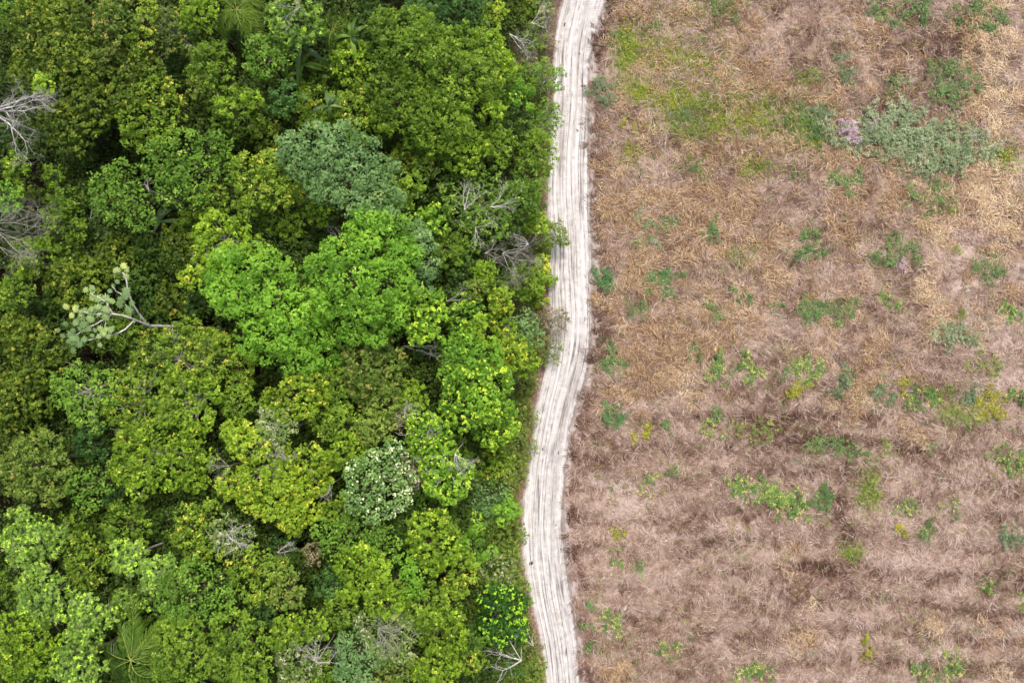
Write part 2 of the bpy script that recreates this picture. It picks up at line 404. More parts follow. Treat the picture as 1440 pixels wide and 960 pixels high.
def build_ground():
    def axis(lo, hi, step):
        core = np.arange(lo, hi + 1e-6, step)
        out = []; d = step
        x = hi
        while x < 900:
            d *= 1.35; x += d; out.append(x)
        out = np.array(out)
        return np.concatenate([(lo - (out - hi))[::-1], core, out])
    xs = np.concatenate([np.array([-900, -600, -400, -250, -170, -130, -110, -95, -85]), np.arange(-78, 0, 1.0), np.arange(0, 12, .15), np.arange(12, 75, .35), np.array([78, 85, 95, 110, 140, 200, 300, 500, 900])])
    ys = axis(-52, 52, .35)
    X, Y = np.meshgrid(xs, ys, indexing='ij')
    x = X.ravel(); y = Y.ravel()
    z = ground_h(x, y)
    near = (np.abs(x) < 90) & (np.abs(y) < 70)
    z = np.where(near, z, -.05)
    ny = len(ys); nx = len(xs)
    i = np.arange(nx - 1)[:, None] * ny; j = np.arange(ny - 1)[None, :]
    q = np.stack([i + j, i + ny + j, i + ny + j + 1, i + j + 1], -1).reshape(-1, 4)
    # attributes
    wx = x + 1.5 * (fbm(x * .35, y * .35, 51) - .5) * 2; wy = y + 1.5 * (fbm(x * .35, y * .35, 61) - .5) * 2
    m = bpy.data.materials.new('ground'); m.use_nodes = True
    nt = m.node_tree; N = nt.nodes; L = nt.links
    b = N['Principled BSDF']; b.inputs['Roughness'].default_value = 0.95; b.inputs['Specular IOR Level'].default_value = .1
    tc = N.new('ShaderNodeTexCoord')

    def noise(scale, det=8, rough=.6, vec=None):
        n = N.new('ShaderNodeTexNoise'); n.inputs['Scale'].default_value = scale
        n.inputs['Detail'].default_value = det; n.inputs['Roughness'].default_value = rough
        L.new(vec or tc.outputs['Object'], n.inputs['Vector']); return n.outputs['Fac']

    def ramp(fac, els):
        r = N.new('ShaderNodeValToRGB')
        e = r.color_ramp.elements
        while len(e) < len(els): e.new(.5)
        for a, (p, c) in zip(e, els): a.position = p; a.color = srgb(c)
        L.new(fac, r.inputs['Fac']); return r.outputs['Color']

    def mix(f, a, bb):
        n = N.new('ShaderNodeMix'); n.data_type = 'RGBA'
        if isinstance(f, float): n.inputs['Factor'].default_value = f
        else: L.new(f, n.inputs['Factor'])
        L.new(a, n.inputs['A']); L.new(bb, n.inputs['B']); return n.outputs['Result']

    def attr(nm):
        a = N.new('ShaderNodeAttribute'); a.attribute_name = nm; return a.outputs['Fac']
    mp = N.new('ShaderNodeMapping'); mp.inputs['Scale'].default_value = (1, 2.2, 1)
    L.new(tc.outputs['Object'], mp.inputs['Vector'])
    base = ramp(noise(2.2, 10, .72), [(.3, (128, 106, 92)), (.5, (164, 142, 127)), (.7, (194, 173, 158))])
    straw = ramp(noise(3.5, 10, .75), [(.3, (138, 114, 88)), (.5, (174, 148, 118)), (.7, (200, 178, 148))])
    dark = ramp(noise(3., 9, .7), [(.3, (96, 74, 62)), (.55, (128, 102, 90)), (.75, (156, 130, 116))])
    pale = ramp(noise(3., 9, .7), [(.3, (170, 148, 138)), (.55, (204, 182, 172)), (.75, (224, 204, 195))])
    green = ramp(noise(4., 9, .7), [(.3, (90, 92, 46)), (.55, (122, 126, 58)), (.75, (150, 150, 80))])
    litter = ramp(noise(4., 10, .75), [(.3, (96, 72, 62)), (.5, (140, 112, 100)), (.7, (180, 150, 138))])
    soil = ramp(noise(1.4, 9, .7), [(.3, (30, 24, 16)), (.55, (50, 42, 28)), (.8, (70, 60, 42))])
    sand = ramp(noise(3., 9, .7), [(.3, (170, 156, 148)), (.6, (205, 192, 186)), (.8, (225, 215, 210))])
    c = mix(attr('straw'), base, straw)
    c = mix(attr('dark'), c, dark)
    c = mix(attr('pale'), c, pale)
    c = mix(attr('green'), c, green)
    c = mix(attr('litter'), c, litter)
    c = mix(attr('sand'), c, sand)
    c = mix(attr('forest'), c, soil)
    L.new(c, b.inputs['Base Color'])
    bp = N.new('ShaderNodeBump'); bp.inputs['Strength'].default_value = .7; bp.inputs['Distance'].default_value = .12
    L.new(noise(6., 10, .7), bp.inputs['Height']); L.new(bp.outputs['Normal'], b.inputs['Normal'])
    d = x - road_r(y); dl = road_l(y) - x
    n1 = fbm(x * .8, y * .5, 71)
    attrs = dict(
        straw=np.clip(gmap(wx, wy, STRAW) + .5 * (fbm(x * .3, y * .3, 81) - .5), 0, 1) * .9,
        dark=np.clip(gmap(wx, wy, DARKM) * .8 + .6 * (fbm(x * .25, y * .4, 82) - .58), 0, 1) * .7,
        pale=np.clip(gmap(wx, wy, PALEM) * .9 + .9 * (fbm(x * .3, y * .7, 83) - .58), 0, 1) * .8,
        green=np.clip(gmap(wx, wy, GREENM), 0, 1) * .8,
        sand=np.clip(smooth(1.0, .1, d - 1.3 * (fbm(x * 1.6, y * 1.2, 72) - .5)) * smooth(1.5, .2, dl - 1.4 * (n1 - .5)), 0, 1) * .75,
        litter=np.clip(smooth(.3, 1.2, dl) * .8 + smooth(.75, .2, np.abs(d - .9)) * .7, 0, 1),
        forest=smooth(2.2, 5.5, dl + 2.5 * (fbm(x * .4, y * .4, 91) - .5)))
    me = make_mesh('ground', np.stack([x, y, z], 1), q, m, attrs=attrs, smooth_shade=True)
    o = link('ground', me); tag(o, 'dry brown and mauve soil and litter under the field and forest', kind='structure')


def build_road():
    ny = 900; nu = 84
    ys = np.linspace(-62, 60, ny)
    us = np.linspace(0, 1, nu)
    l = road_l(ys) - .1 + .45 * (fbm(ys * .9, ys * 0 + 3, 4) - .5) + .2 * (vnoise(ys * 3., ys * 0, 5) - .5)
    r = road_r(ys) + .12 + .40 * (fbm(ys * .9, ys * 0 + 7, 6) - .5) + .22 * (vnoise(ys * 3., ys * 0, 7) - .5)
    X = l[:, None] + (r - l)[:, None] * us[None, :]
    Y = np.repeat(ys[:, None], nu, 1)
    U = (X - ((road_l(ys) + road_r(ys)) / 2)[:, None])
    U0 = np.repeat(us[None, :], ny, 0)
    # ruts: long wavering tyre grooves
    wob = .25 * (fbm(Y * .05, Y * 0, 13) - .5)
    z = .05 * (vnoise((U + wob) * 2.6, Y * .03, 14) - .5) + .035 * (vnoise((U + wob) * 7, Y * .06, 15) - .5)
    z = z + .03 * (fbm(X * 2, Y * 2, 16) - .5)
    edge = np.minimum(U0, 1 - U0)
    z = .055 + z * smooth(0, .06, edge) - .11 * smooth(.035, 0, edge)
    i = np.arange(ny - 1)[:, None] * nu; j = np.arange(nu - 1)[None, :]
    q = np.stack([i + j, i + j + 1, i + nu + j + 1, i + nu + j], -1).reshape(-1, 4)
    m = bpy.data.materials.new('sand_road'); m.use_nodes = True
    nt = m.node_tree; N = nt.nodes; L = nt.links
    b = N['Principled BSDF']; b.inputs['Roughness'].default_value = .9; b.inputs['Specular IOR Level'].default_value = .15

    def attr(nm):
        a = N.new('ShaderNodeAttribute'); a.attribute_name = nm; return a.outputs['Fac']

    def math_(op, a, bb=None, c=None):
        n = N.new('ShaderNodeMath'); n.operation = op
        for k, v in enumerate((a, bb, c)):
            if v is None: continue
            if isinstance(v, (int, float)): n.inputs[k].default_value = v
            else: L.new(v, n.inputs[k])
        return n.outputs[0]

    def comb(a, bb, z=0.0):
        n = N.new('ShaderNodeCombineXYZ')
        L.new(a, n.inputs[0]); L.new(bb, n.inputs[1]); n.inputs[2].default_value = z; return n.outputs[0]

    def noise(vec, scale, det, rough=.5):
        n = N.new('ShaderNodeTexNoise'); n.inputs['Scale'].default_value = scale; n.inputs['Detail'].default_value = det
        n.inputs['Roughness'].default_value = rough; L.new(vec, n.inputs['Vector']); return n.outputs['Fac']

    def ramp(fac, els, interp='LINEAR'):
        r_ = N.new('ShaderNodeValToRGB'); r_.color_ramp.interpolation = interp
        e = r_.color_ramp.elements
        while len(e) < len(els): e.new(.5)
        for a, (p, c) in zip(e, els):
            a.position = p; a.color = srgb(c) if not isinstance(c, float) else (c, c, c, 1)
        L.new(fac, r_.inputs['Fac']); return r_.outputs['Color']

    def mix(f, a, bb, bt='MIX'):
        n = N.new('ShaderNodeMix'); n.data_type = 'RGBA'; n.blend_type = bt
        if isinstance(f, float): n.inputs['Factor'].default_value = f
        else: L.new(f, n.inputs['Factor'])
        for v, s in ((a, 'A'), (bb, 'B')):
            if isinstance(v, tuple): n.inputs[s].default_value = v
            else: L.new(v, n.inputs[s])
        return n.outputs['Result']
    um = attr('um'); vm = attr('vm'); u0 = attr('u0')
    tc = N.new('ShaderNodeTexCoord')
    # wavering: u + small noise of v
    wv = noise(comb(math_('MULTIPLY', vm, .08), math_('MULTIPLY', um, .2)), 1.0, 3)
    uw = math_('ADD', um, math_('MULTIPLY', math_('SUBTRACT', wv, .5), .7))
    base = ramp(noise(tc.outputs['Object'], 1.2, 8, .65), [(.3, (176, 170, 163)), (.5, (205, 199, 193)), (.7, (226, 222, 217))])
    brk = ramp(noise(comb(math_('MULTIPLY', uw, 1.2), math_('MULTIPLY', vm, .22)), 1.3, 6, .65), [(.36, 0.08), (.58, 1.0)])

    def contour(off, sc, vs, k, lo, hi, det=2.0):
        n = noise(comb(math_('ADD', uw, off), math_('MULTIPLY', vm, vs)), sc, det, .5)
        fr = math_('FRACT', math_('MULTIPLY', n, k))
        tri = math_('ABSOLUTE', math_('MULTIPLY_ADD', fr, 2.0, -1.0))
        return ramp(tri, [(lo, 0.0), (hi, 1.0)])
    l1 = contour(3.0, .9, .022, 6.5, .62, .88)
    c = mix(math_('MULTIPLY', l1, math_('MULTIPLY', brk, .9)), base, srgb((118, 106, 102)))
    brk2 = ramp(noise(comb(math_('MULTIPLY', uw, 2.), math_('MULTIPLY', vm, .6)), 1.4, 6, .6), [(.44, 0.0), (.6, 1.0)])
    l2 = contour(31.0, 1.1, .03, 11.0, .8, .95)
    c = mix(math_('MULTIPLY', l2, math_('MULTIPLY', brk2, .7)), c, srgb((104, 93, 91)))
    lines = math_('SUBTRACT', 1.0, l1); lines2 = math_('SUBTRACT', 1.0, l2)
    # bright compacted ribbons
    rb = ramp(noise(comb(math_('ADD', uw, 50.), math_('MULTIPLY', vm, .03)), 2.4, 3, .5), [(.5, 0.0), (.62, 1.0)])
    c = mix(math_('MULTIPLY', rb, .6), c, srgb((232, 227, 225)))
    # two broad churned wheel ruts
    wr = ramp(noise(comb(math_('ADD', uw, 140.), math_('MULTIPLY', vm, .025)), 1.1, 4, .6), [(.34, 1.0), (.46, 0.0)])
    wn = ramp(noise(tc.outputs['Object'], 2.4, 7, .7), [(.38, .1), (.62, 1.0)])
    c = mix(math_('MULTIPLY', wr, math_('MULTIPLY', wn, .7)), c, srgb((146, 134, 128)))
    # tyre tread bars inside some lanes
    w = math_('SINE', math_('MULTIPLY', vm, 22.0))
    tr = ramp(math_('MULTIPLY_ADD', w, .5, .5), [(.55, 0.0), (.75, 1.0)])
    lane = ramp(noise(comb(math_('ADD', uw, 80.), math_('MULTIPLY', vm, .02)), 2.9, 2, .4), [(.54, 0.0), (.57, 1.0)])
    lane_v = ramp(noise(comb(math_('MULTIPLY', vm, .12), math_('MULTIPLY', um, .4)), 1.0, 2), [(.42, 0.0), (.55, 1.0)])
    c = mix(math_('MULTIPLY', math_('MULTIPLY', tr, math_('MULTIPLY', lane, lane_v)), .3), c, srgb((140, 126, 122)))
    # dark specks of debris and dropped leaves
    sp = ramp(noise(comb(math_('MULTIPLY', um, 1.), math_('MULTIPLY', vm, .45)), 6.5, 3, .6), [(.255, 1.0), (.3, 0.0)])
    c = mix(math_('MULTIPLY', sp, .8), c, srgb((88, 76, 72)))
    # damp greenish grey middle stretch
    gg = ramp(noise(comb(math_('MULTIPLY', um, .5), math_('MULTIPLY', vm, .1)), 1.0, 3), [(.56, 0.0), (.72, 1.0)])
    c = mix(math_('MULTIPLY', gg, .45), c, srgb((196, 198, 188)))
    # darker strip just inside each edge, stronger on the right
    for u_c, wd, amt in ((.93, .055, .85), (.06, .04, .45)):
        gd = math_('ABSOLUTE', math_('SUBTRACT', math_('ADD', u0, math_('MULTIPLY', math_('SUBTRACT', wv, .5), .05)), u_c))
        gf = ramp(math_('DIVIDE', gd, wd), [(.25, 1.0), (1.0, 0.0)])
        gn = ramp(noise(comb(um, math_('MULTIPLY', vm, .25)), 1.5, 5, .65), [(.3, .35), (.6, 1.0)])
        c = mix(math_('MULTIPLY', gf, math_('MULTIPLY', gn, amt)), c, srgb((120, 108, 100)))
    # edges: mixed with litter
    ed = math_('MINIMUM', u0, math_('SUBTRACT', 1.0, u0))
    en = noise(tc.outputs['Object'], 1.7, 6, .7)
    e2 = math_('ADD', ed, math_('MULTIPLY', math_('SUBTRACT', en, .5), .16))
    ef = ramp(e2, [(0.01, 1.0), (.10, 0.0)])
    c = mix(math_('MULTIPLY', ef, .75), c, srgb((160, 138, 128)))
    L.new(c, b.inputs['Base Color'])
    bp = N.new('ShaderNodeBump'); bp.inputs['Strength'].default_value = .5; bp.inputs['Distance'].default_value = .05
    hh = math_('ADD', math_('MULTIPLY', lines, .9), math_('MULTIPLY', lines2, .5))
    hh = math_('ADD', hh, math_('MULTIPLY', noise(tc.outputs['Object'], 2., 5, .6), .8))
    L.new(hh, bp.inputs['Height']); L.new(bp.outputs['Normal'], b.inputs['Normal'])
    me = make_mesh('road', np.stack([X.ravel(), Y.ravel(), z.ravel()], 1), q, m, smooth_shade=True,
                   attrs=dict(um=U.ravel(), vm=Y.ravel(), u0=U0.ravel()))
    o = link('dirt_road', me); tag(o, 'pale sandy dirt road with long tyre ruts curving between forest and field', kind='structure')


# ------------------------------------------------------------------ trees
def auto_lobes(R, rng, flat=.75, spread=.6):
    L = [(0, 0, 0, R * .58, flat)]
    n = int(5 + R * 1.1)
    for i in range(n):
        a = 2 * np.pi * (i + rng.uniform(-.35, .35)) / n
        d = R * rng.uniform(.42, .72) * (spread / .6)
        r = R * rng.uniform(.27, .46)
        d = min(d, R * 1.02 - r)
        L.append((d * np.cos(a), d * np.sin(a), -R * .12 - (d / R) ** 2 * R * rng.uniform(.15, .4), r, flat))
    for i in range(int(R * .8)):
        a = rng.uniform(0, 2 * np.pi); d = R * rng.uniform(.15, .5); r = R * rng.uniform(.22, .34)
        L.append((d * np.cos(a), d * np.sin(a), R * .22 * rng.uniform(.2, 1), r, flat))
    return np.array(L)


def tree(px, py, rp, h, spn, label, lobes_px=None, name='broadleaf_tree', bark=None, cat='tree', bias=None, dens=1.0, limbs=0, flat=.75, group='trees of the forest left of the road'):
    sp = SPEC[spn]
    if spn in ('emerald', 'greygreen', 'fresh', 'flower') and h > 5: flat = .95
    seed = int(px * 7 + py * 13 + rp)
    rng = np.random.default_rng(seed)
    R = rp / ppm(h) * (1.0 if lobes_px else 1.08)
    zc = h - R * .45 if h > 5 else h * .55
    c = at(px, py, zc)
    if lobes_px:
        lb = []
        for lx, ly, lr, *dz in lobes_px:
            q = at(lx, ly, zc); rr = lr / ppm(h)
            dist = math.hypot(lx - px, ly - py) / max(rp, 1)
            lb.append((q[0] - c[0], q[1] - c[1], (dz[0] if dz else -dist * dist * rp / ppm(h) * .5) + rng.uniform(-.3, .3), rr, flat))
            for k in range(3):   # bumps over each lobe
                a = rng.uniform(0, 6.28); dd = rr * rng.uniform(.45, .8)
                lb.append((q[0] - c[0] + dd * math.cos(a), q[1] - c[1] + dd * math.sin(a), lb[-1 - k][2] - .05 * rr, rr * rng.uniform(.35, .5), flat))
        lb = np.array(lb)
    else:
        lb = auto_lobes(R, rng, flat)
        if h < 4: lb[:, 2] *= .5
    base_xy = c[:2] + rng.normal(0, .15 * R, 2)
    gz = float(ground_h(np.array([base_xy[0]]), np.array([base_xy[1]]))[0])
    root = empty(name, (base_xy[0], base_xy[1], gz))
    tag(root, label, cat, group)
    off = np.array([c[0] - base_xy[0], c[1] - base_xy[1], zc - gz])
    lb = lb.copy(); lb[:, :3] += off
    b = rng.normal(0, .04) if bias is None else bias
    v, t, C2 = crown_leaves(lb, sp, rng, b, dens=dens)
    if dens > .6:
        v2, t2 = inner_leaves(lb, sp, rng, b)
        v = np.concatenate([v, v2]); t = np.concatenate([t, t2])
    lo = .12
    v[:, 2] = np.maximum(v[:, 2], lo)
    q = np.arange(len(v)).reshape(-1, 4)
    link('crown', make_mesh('crown', v, q, LEAFMAT[spn], attrs={'t': t}), root)
    # trunk and limbs
    T = Tubes()
    tr = max(.03, R * (.055 if limbs < 20 else .032))
    ft = off + np.array([0, 0, -R * .55]) if h > 5 else off * np.array([1, 1, .4])
    ft[2] = max(ft[2], .3)
    T.add(bend((0, 0, -.2), ft, rng, 6, .1), np.linspace(tr * 1.5, tr, 6), 7)
    order = np.argsort(-lb[:, 3])[:14]
    for i in order:
        e = lb[i, :3] + np.array([0, 0, lb[i, 3] * .25])
        T.add(bend(ft, e, rng, 6, .2, -.05), np.linspace(tr * .75, tr * .22, 6), 5)
    if limbs:
        sel = rng.choice(len(C2), min(limbs, len(C2)), replace=False)
        for i in sel:
            j = np.argmin(np.linalg.norm(lb[:, :3] - C2[i], axis=1))
            s_ = lb[j, :3] + np.array([0, 0, lb[j, 3] * .25])
            e = C2[i] + (C2[i] - s_) * .12 + np.array([0, 0, .15])
            T.add(bend(s_, e, rng, 5, .3), np.linspace(tr * .2, .02, 5), 4)
            for k in range(3):
                e2 = e + rng.normal(0, .5, 3) * np.array([1, 1, .5])
                T.add(bend(s_ * .4 + e * .6, e2, rng, 4, .3), np.linspace(.028, .012, 4), 3)
    link('trunk', T.mesh('trunk', bark or BARK), root)
    return root


def dead_tree(px, py, rp, h, label, lean=(0, 0), depth=4, bark=None, n0=4, name='dead_tree', cat='dead tree', r0=.09, spread=.55, group='dead trees and bare brush'):
    rng = np.random.default_rng(int(px * 3 + py * 5 + rp))
    R = rp / ppm(h)
    c = at(px, py, h)
    if lean == (0, 0):
        a_ = rng.uniform(0, 6.28); lean = (.45 * math.cos(a_), .45 * math.sin(a_)); n0 = max(2, n0 - 1)
    bx, by = c[0] + lean[0] * R, c[1] + lean[1] * R
    gz = float(ground_h(np.array([bx]), np.array([by]))[0])
    root = empty(name, (bx, by, gz)); tag(root, label, cat, group)
    r0 *= .66
    T = Tubes()
    fk = np.array([c[0] - bx, c[1] - by, max(h - R * .35, h * .5)]) * np.array([.1, .1, 1])
    T.add(bend((0, 0, -.2), fk, rng, 6, .08), np.linspace(r0 * 1.6, r0 * 1.2, 6), 6)
    link('trunk', T.mesh('trunk', bark or BARK_W), root)
    B = Tubes()
    for i in range(n0):
        a = rng.uniform(0, 6.28) if lean == (0, 0) else math.atan2(-lean[1], -lean[0]) + rng.uniform(-1.0, 1.0)
        if lean == (0, 0): a = 2 * math.pi * i / n0 + rng.uniform(-.4, .4)
        d = np.array([math.cos(a), math.sin(a), rng.uniform(.05, .3)])
        k = 1.0 if lean == (0, 0) else 1.55
        fork(B, fk, d, R * .42 * k, r0, rng, depth, spread, .66, .0)
    link('branches', B.mesh('branches', bark or BARK_W), root)
    return root


FROND = leaf_material('palm_leaf', [(0, (48, 76, 22)), (.4, (98, 132, 42)), (.78, (146, 174, 66)), (.86, (190, 180, 90))], trans=.25)
FROND_B = leaf_material('palm_leaf_blue', [(0, (34, 58, 30)), (.4, (70, 102, 52)), (.78, (118, 148, 84)), (.86, (160, 160, 90))], trans=.25)
RACHIS = bark_material('palm_rib', (112, 132, 44), (168, 178, 84))


def palm(px, py, rp, h, label, n=13, mat=None, leaflet=.55, arch=.5, seed=0, name='palm_tree', t0=.4):
    rng = np.random.default_rng(int(px + py * 3 + seed))
    R = rp / ppm(h)
    c = at(px, py, h)
    root = empty(name, (c[0], c[1], 0)); tag(root, label, 'palm', 'palms of the understorey')
    T = Tubes(); T.add(bend((0, 0, -.3), (0, 0, h), rng, 8, .05), np.linspace(.16, .11, 8), 8)
    link('trunk', T.mesh('trunk', BARK), root)
    for i in range(n):
        a = 2 * math.pi * i / n + rng.uniform(-.4, .4)
        Lf = R * rng.uniform(.65, 1.2); el = rng.uniform(.1, 1.0)
        m = 14
        s = np.linspace(0, 1, m)
        curl = rng.uniform(-.7, .7)
        ang = a + curl * s ** 2
        rr = Lf * s
        pts = np.stack([np.cos(ang) * rr, np.sin(ang) * rr, h + Lf * (el * s - (el + arch) * s ** 2)], 1)
        P = Tubes(); P.add(pts, np.linspace(.04, .01, m), 4)
        V = np.concatenate(P.v); F = np.concatenate(P.f); mi = np.zeros(len(F), int)
        ns = 34
        ss = np.repeat(np.linspace(.12, 1, ns), 2)
        p = np.stack([np.interp(ss, s, pts[:, k]) for k in range(3)], 1)
        tg = unit(np.stack([np.interp(ss, s, np.gradient(pts[:, k])) for k in range(3)], 1))
        side = unit(np.cross(tg, np.array([0, 0, 1.0]))) * np.tile([1, -1], ns)[:, None]
        ax = unit(side + tg * .75 + np.array([0, 0, -.35]) + rng.normal(0, .2, p.shape))
        L = leaflet * R / 2.6 * (1.25 - .8 * np.abs(ss - .45)) * rng.uniform(.85, 1.1, len(ss))
        nn = unit(np.cross(ax, tg)); nn = np.where(nn[:, 2:3] < 0, -nn, nn)
        v = leaf_quads(p, ax, nn, L, np.full(len(ss), .07))
        F2 = np.arange(len(v)).reshape(-1, 4) + len(V)
        tt = np.concatenate([np.full(len(V), .5), np.repeat(np.clip(t0 + rng.normal(0, .1) + rng.normal(0, .05, len(ss)), 0, .76), 4)])
        me = make_mesh('frond', np.concatenate([V, v]), np.concatenate([F, F2]), [RACHIS, mat or FROND], attrs={'t': tt},
                       mat_idx=np.concatenate([mi, np.ones(len(F2), int)]))
        link('frond', me, root)
    return root


def bigleaf(px, py, rp, h, label, n=9, mat=None):
    """understorey plant with long undivided paddle leaves"""
    rng = np.random.default_rng(int(px * 2 + py))
    R = rp / ppm(h); c = at(px, py, h)
    root = empty('paddle_leaf_plant', (c[0], c[1], 0)); tag(root, label, 'plant', 'big leaved plants of the understorey')
    T = Tubes(); T.add([(0, 0, -.2), (0, 0, h * .5), (0, 0, h)], [.12, .1, .08], 6); link('stem', T.mesh('stem', BARK), root)
    for i in range(n):
        a = 2 * math.pi * i / n + rng.uniform(-.9, .9); L = R * rng.uniform(.4, 1.25)
        s = np.linspace(0, 1, 9)
        el_ = rng.uniform(.1, 1.6); cz = h + L * (el_ * s - (el_ + .35) * s * s)
        w = R * rng.uniform(.05, .10) * np.sin(np.pi * np.clip(s * .95 + .05, 0, 1)) ** .7
        cx = np.cos(a) * L * s; cy = np.sin(a) * L * s
        sx, sy = -math.sin(a), math.cos(a)
        V = np.concatenate([np.stack([cx + sx * w, cy + sy * w, cz - w * .25], 1), np.stack([cx, cy, cz], 1), np.stack([cx - sx * w, cy - sy * w, cz - w * .25], 1)])
        F = [];
        for k in range(8):
            F += [(k, k + 1, 9 + k + 1, 9 + k), (9 + k, 9 + k + 1, 18 + k + 1, 18 + k)]
        link('leaf', make_mesh('leaf', V, F, mat or FROND_B, attrs={'t': np.full(27, np.clip(.42 + rng.normal(0, .16), 0, .8))}, smooth_shade=True), root)
    return root

# ------------------------------------------------------------------ the forest, tree by tree (photo pixels, crown radius px, height m)
def forest():
    t = tree
    # --- top left
    t(78, 62, 74, 15, 'olive', 'broad dark olive speckled crown filling the top left corner', [(45, 30, 34), (95, 35, 38), (50, 80, 36), (95, 85, 40), (130, 60, 34), (25, 100, 26), (75, 12, 28)], dens=1.15)
    t(135, 120, 62, 15, 'olive', 'dark olive speckled crown right of the white bare tree', [(110, 105, 34), (150, 100, 34), (165, 135, 28), (125, 145, 32), (90, 125, 28), (188, 92, 28)], dens=1.15, bias=-.03)
    t(158, 25, 34, 15, 'bronze', 'greyish olive crown at the top edge above the dark olive crowns', limbs=4)
    t(199, 32, 24, 14, 'gold', 'narrow yellow olive crown beside a dark gap at the top edge', [(200, 10, 16), (200, 30, 15), (190, 55, 15), (205, 48, 12)], bias=.05)
    t(16, 16, 24, 12, 'fresh', 'small fresh green crown in the extreme top left corner')
    t(98, 168, 46, 14, 'olive', 'dark olive crown with one brighter tip below the speckled crowns', bias=-.04)
    t(62, 118, 18, 15, 'lime', 'small pale yellow green tuft just above the white bare tree')
    t(205, 162, 52, 14, 'gold', 'rounded mossy yellow green crown right of the dark olive crowns', [(180, 135, 24), (215, 128, 28), (235, 155, 26), (195, 165, 30), (222, 178, 26), (182, 190, 20), (205, 195, 20)], bias=-.05)
    t(240, 40, 36, 13, 'bronze', 'feathery olive crown with drooping bare twigs at the top edge', limbs=16, bark=BARK_G, bias=-.08)
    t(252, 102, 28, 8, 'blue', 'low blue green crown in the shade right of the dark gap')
    t(278, 18, 28, 14, 'lime', 'light yellow green crown at the top edge left of the palm', bias=-.12)
    t(292, 88, 34, 13, 'mid', 'mixed green crown under the palm with yellowish leaves')
    t(285, 118, 22, 12, 'bronze', 'small brownish green crown below the mixed green one', limbs=6)
    t(376, 80, 34, 13, 'fresh', 'bright feathery green crown among the palms', [(360, 65, 18), (385, 55, 16), (375, 90, 20), (395, 78, 14), (355, 85, 16)])
    t(412, 28, 40, 14, 'pale', 'pale olive clumped crown under the bare radiating branches', [(385, 18, 18), (405, 12, 16), (430, 20, 20), (412, 42, 22), (390, 35, 14), (440, 40, 14)], bias=-.05)
    t(492, 84, 32, 11, 'lime', 'spiky bright yellow green crown right of the paddle leaves', bias=-.12)
    t(500, 70, 26, 8, 'blue', 'soft blue green low crown right of the paddle leaves')
    t(328, 150, 42, 12, 'mid', 'dull green crown with bright lime twigs in its middle', limbs=8)
    t(318, 150, 14, 14, 'lime', 'tiny bright lime crown above the dull green one')
    t(352, 138, 14, 14, 'lime', 'tiny lime sprig crown right of the dull green tree', bias=-.05)
    t(398, 136, 24, 12, 'blue', 'soft emerald green star shaped crown below the paddle leaves', bias=.08)
    t(446, 148, 40, 9, 'gold', 'low tangle of yellow green vines above the grey green crown', limbs=8)
    t(500, 160, 42, 11, 'gold', 'fine olive yellow crown above right of the grey green tree', bias=-.06)
    t(520, 30, 34, 9, 'dark', 'dark green crown at the top edge left of the large mid green crown')
    t(372, 165, 30, 8, 'dark', 'dark low crown between the palms and the round green crown')
    t(368, 185, 26, 9, 'olive', 'dim olive crown left of the vine tangle')
    t(460, 105, 24, 9, 'mid', 'small green crown wedged between the paddle leaf plants', bias=-.08)
    # --- top right of the forest
    t(572, 62, 56, 14, 'mid', 'upper left crown of the four mottled mid green neighbours', [(545, 35, 28), (580, 25, 26), (600, 55, 28), (560, 70, 30), (585, 92, 26), (540, 85, 20)], bias=.0, dens=1.1)
    t(640, 100, 62, 15, 'mid', 'largest mottled mid green crown in the top right of the forest', [(615, 60, 28), (650, 50, 26), (680, 75, 24), (625, 95, 30), (665, 105, 30), (690, 120, 20), (640, 130, 28)], bias=.03, dens=1.1)
    t(560, 135, 50, 13, 'mid', 'mottled green crown above right of the grey green tree', bias=-.02)
    t(622, 165, 50, 14, 'mid', 'mottled green crown directly below the largest mottled one', bias=.02)
    t(598, 5, 34, 10, 'blue', 'blue green crown at the top edge, left of its twin')
    t(655, 3, 38, 11, 'blue', 'wide blue green crown at the top edge left of the gold shrub crown')
    t(694, 20, 20, 9, 'yellow', 'small golden yellow crown near the bare brush at the top edge', bias=.04)
    t(684, 60, 24, 11, 'lime', 'lime green crown left of the bare brush', bias=-.1)
    t(706, 90, 20, 10, 'lime', 'upright lime strip of crown left of the roadside trees', [(704, 75, 12), (708, 88, 13), (704, 104, 12), (715, 98, 10)], bias=-.02)
    t(748, 52, 18, 5, 'mid', 'small round green bush among the bare roadside brush', bias=.06, cat='shrub', name='shrub')
    t(732, 108, 22, 7, 'mid', 'soft green crown below the bare roadside brush', bias=.0)
    t(734, 135, 20, 8, 'emerald', 'small dark emerald crown beside the first roadside tree', bias=-.12)
    t(768, 108, 26, 6, 'fresh', 'uppermost green tree overhanging the road edge', bias=.02, limbs=8, bark=BARK_G)
    t(768, 168, 30, 6.5, 'fresh', 'second green tree down that overhangs the road', bias=.02, limbs=5, bark=BARK_G)
    t(752, 208, 34, 8, 'mid', 'yellowish green tree below the two that overhang the road', [(745, 190, 18), (760, 205, 20), (745, 222, 18), (768, 225, 14)], bias=.08)
    t(706, 130, 22, 7, 'bronze', 'dull greyish shrub crown left of the emerald crown', bias=-.06)
    t(690, 150, 20, 12, 'lime', 'small bright lime crown at the lower right of the mottled crowns', bias=-.04)
    t(722, 178, 34, 8, 'dark', 'dark bluish green crown left of the roadside trees')
    t(700, 205, 30, 10, 'mid', 'mid green crown between the dark one and the sparse white branched tree')
    t(655, 212, 34, 12, 'lime', 'lime green crown above the sparse white branched tree', bias=-.1)
    t(600, 205, 32, 11, 'mid', 'green crown right of the grey green tree top', bias=.03)
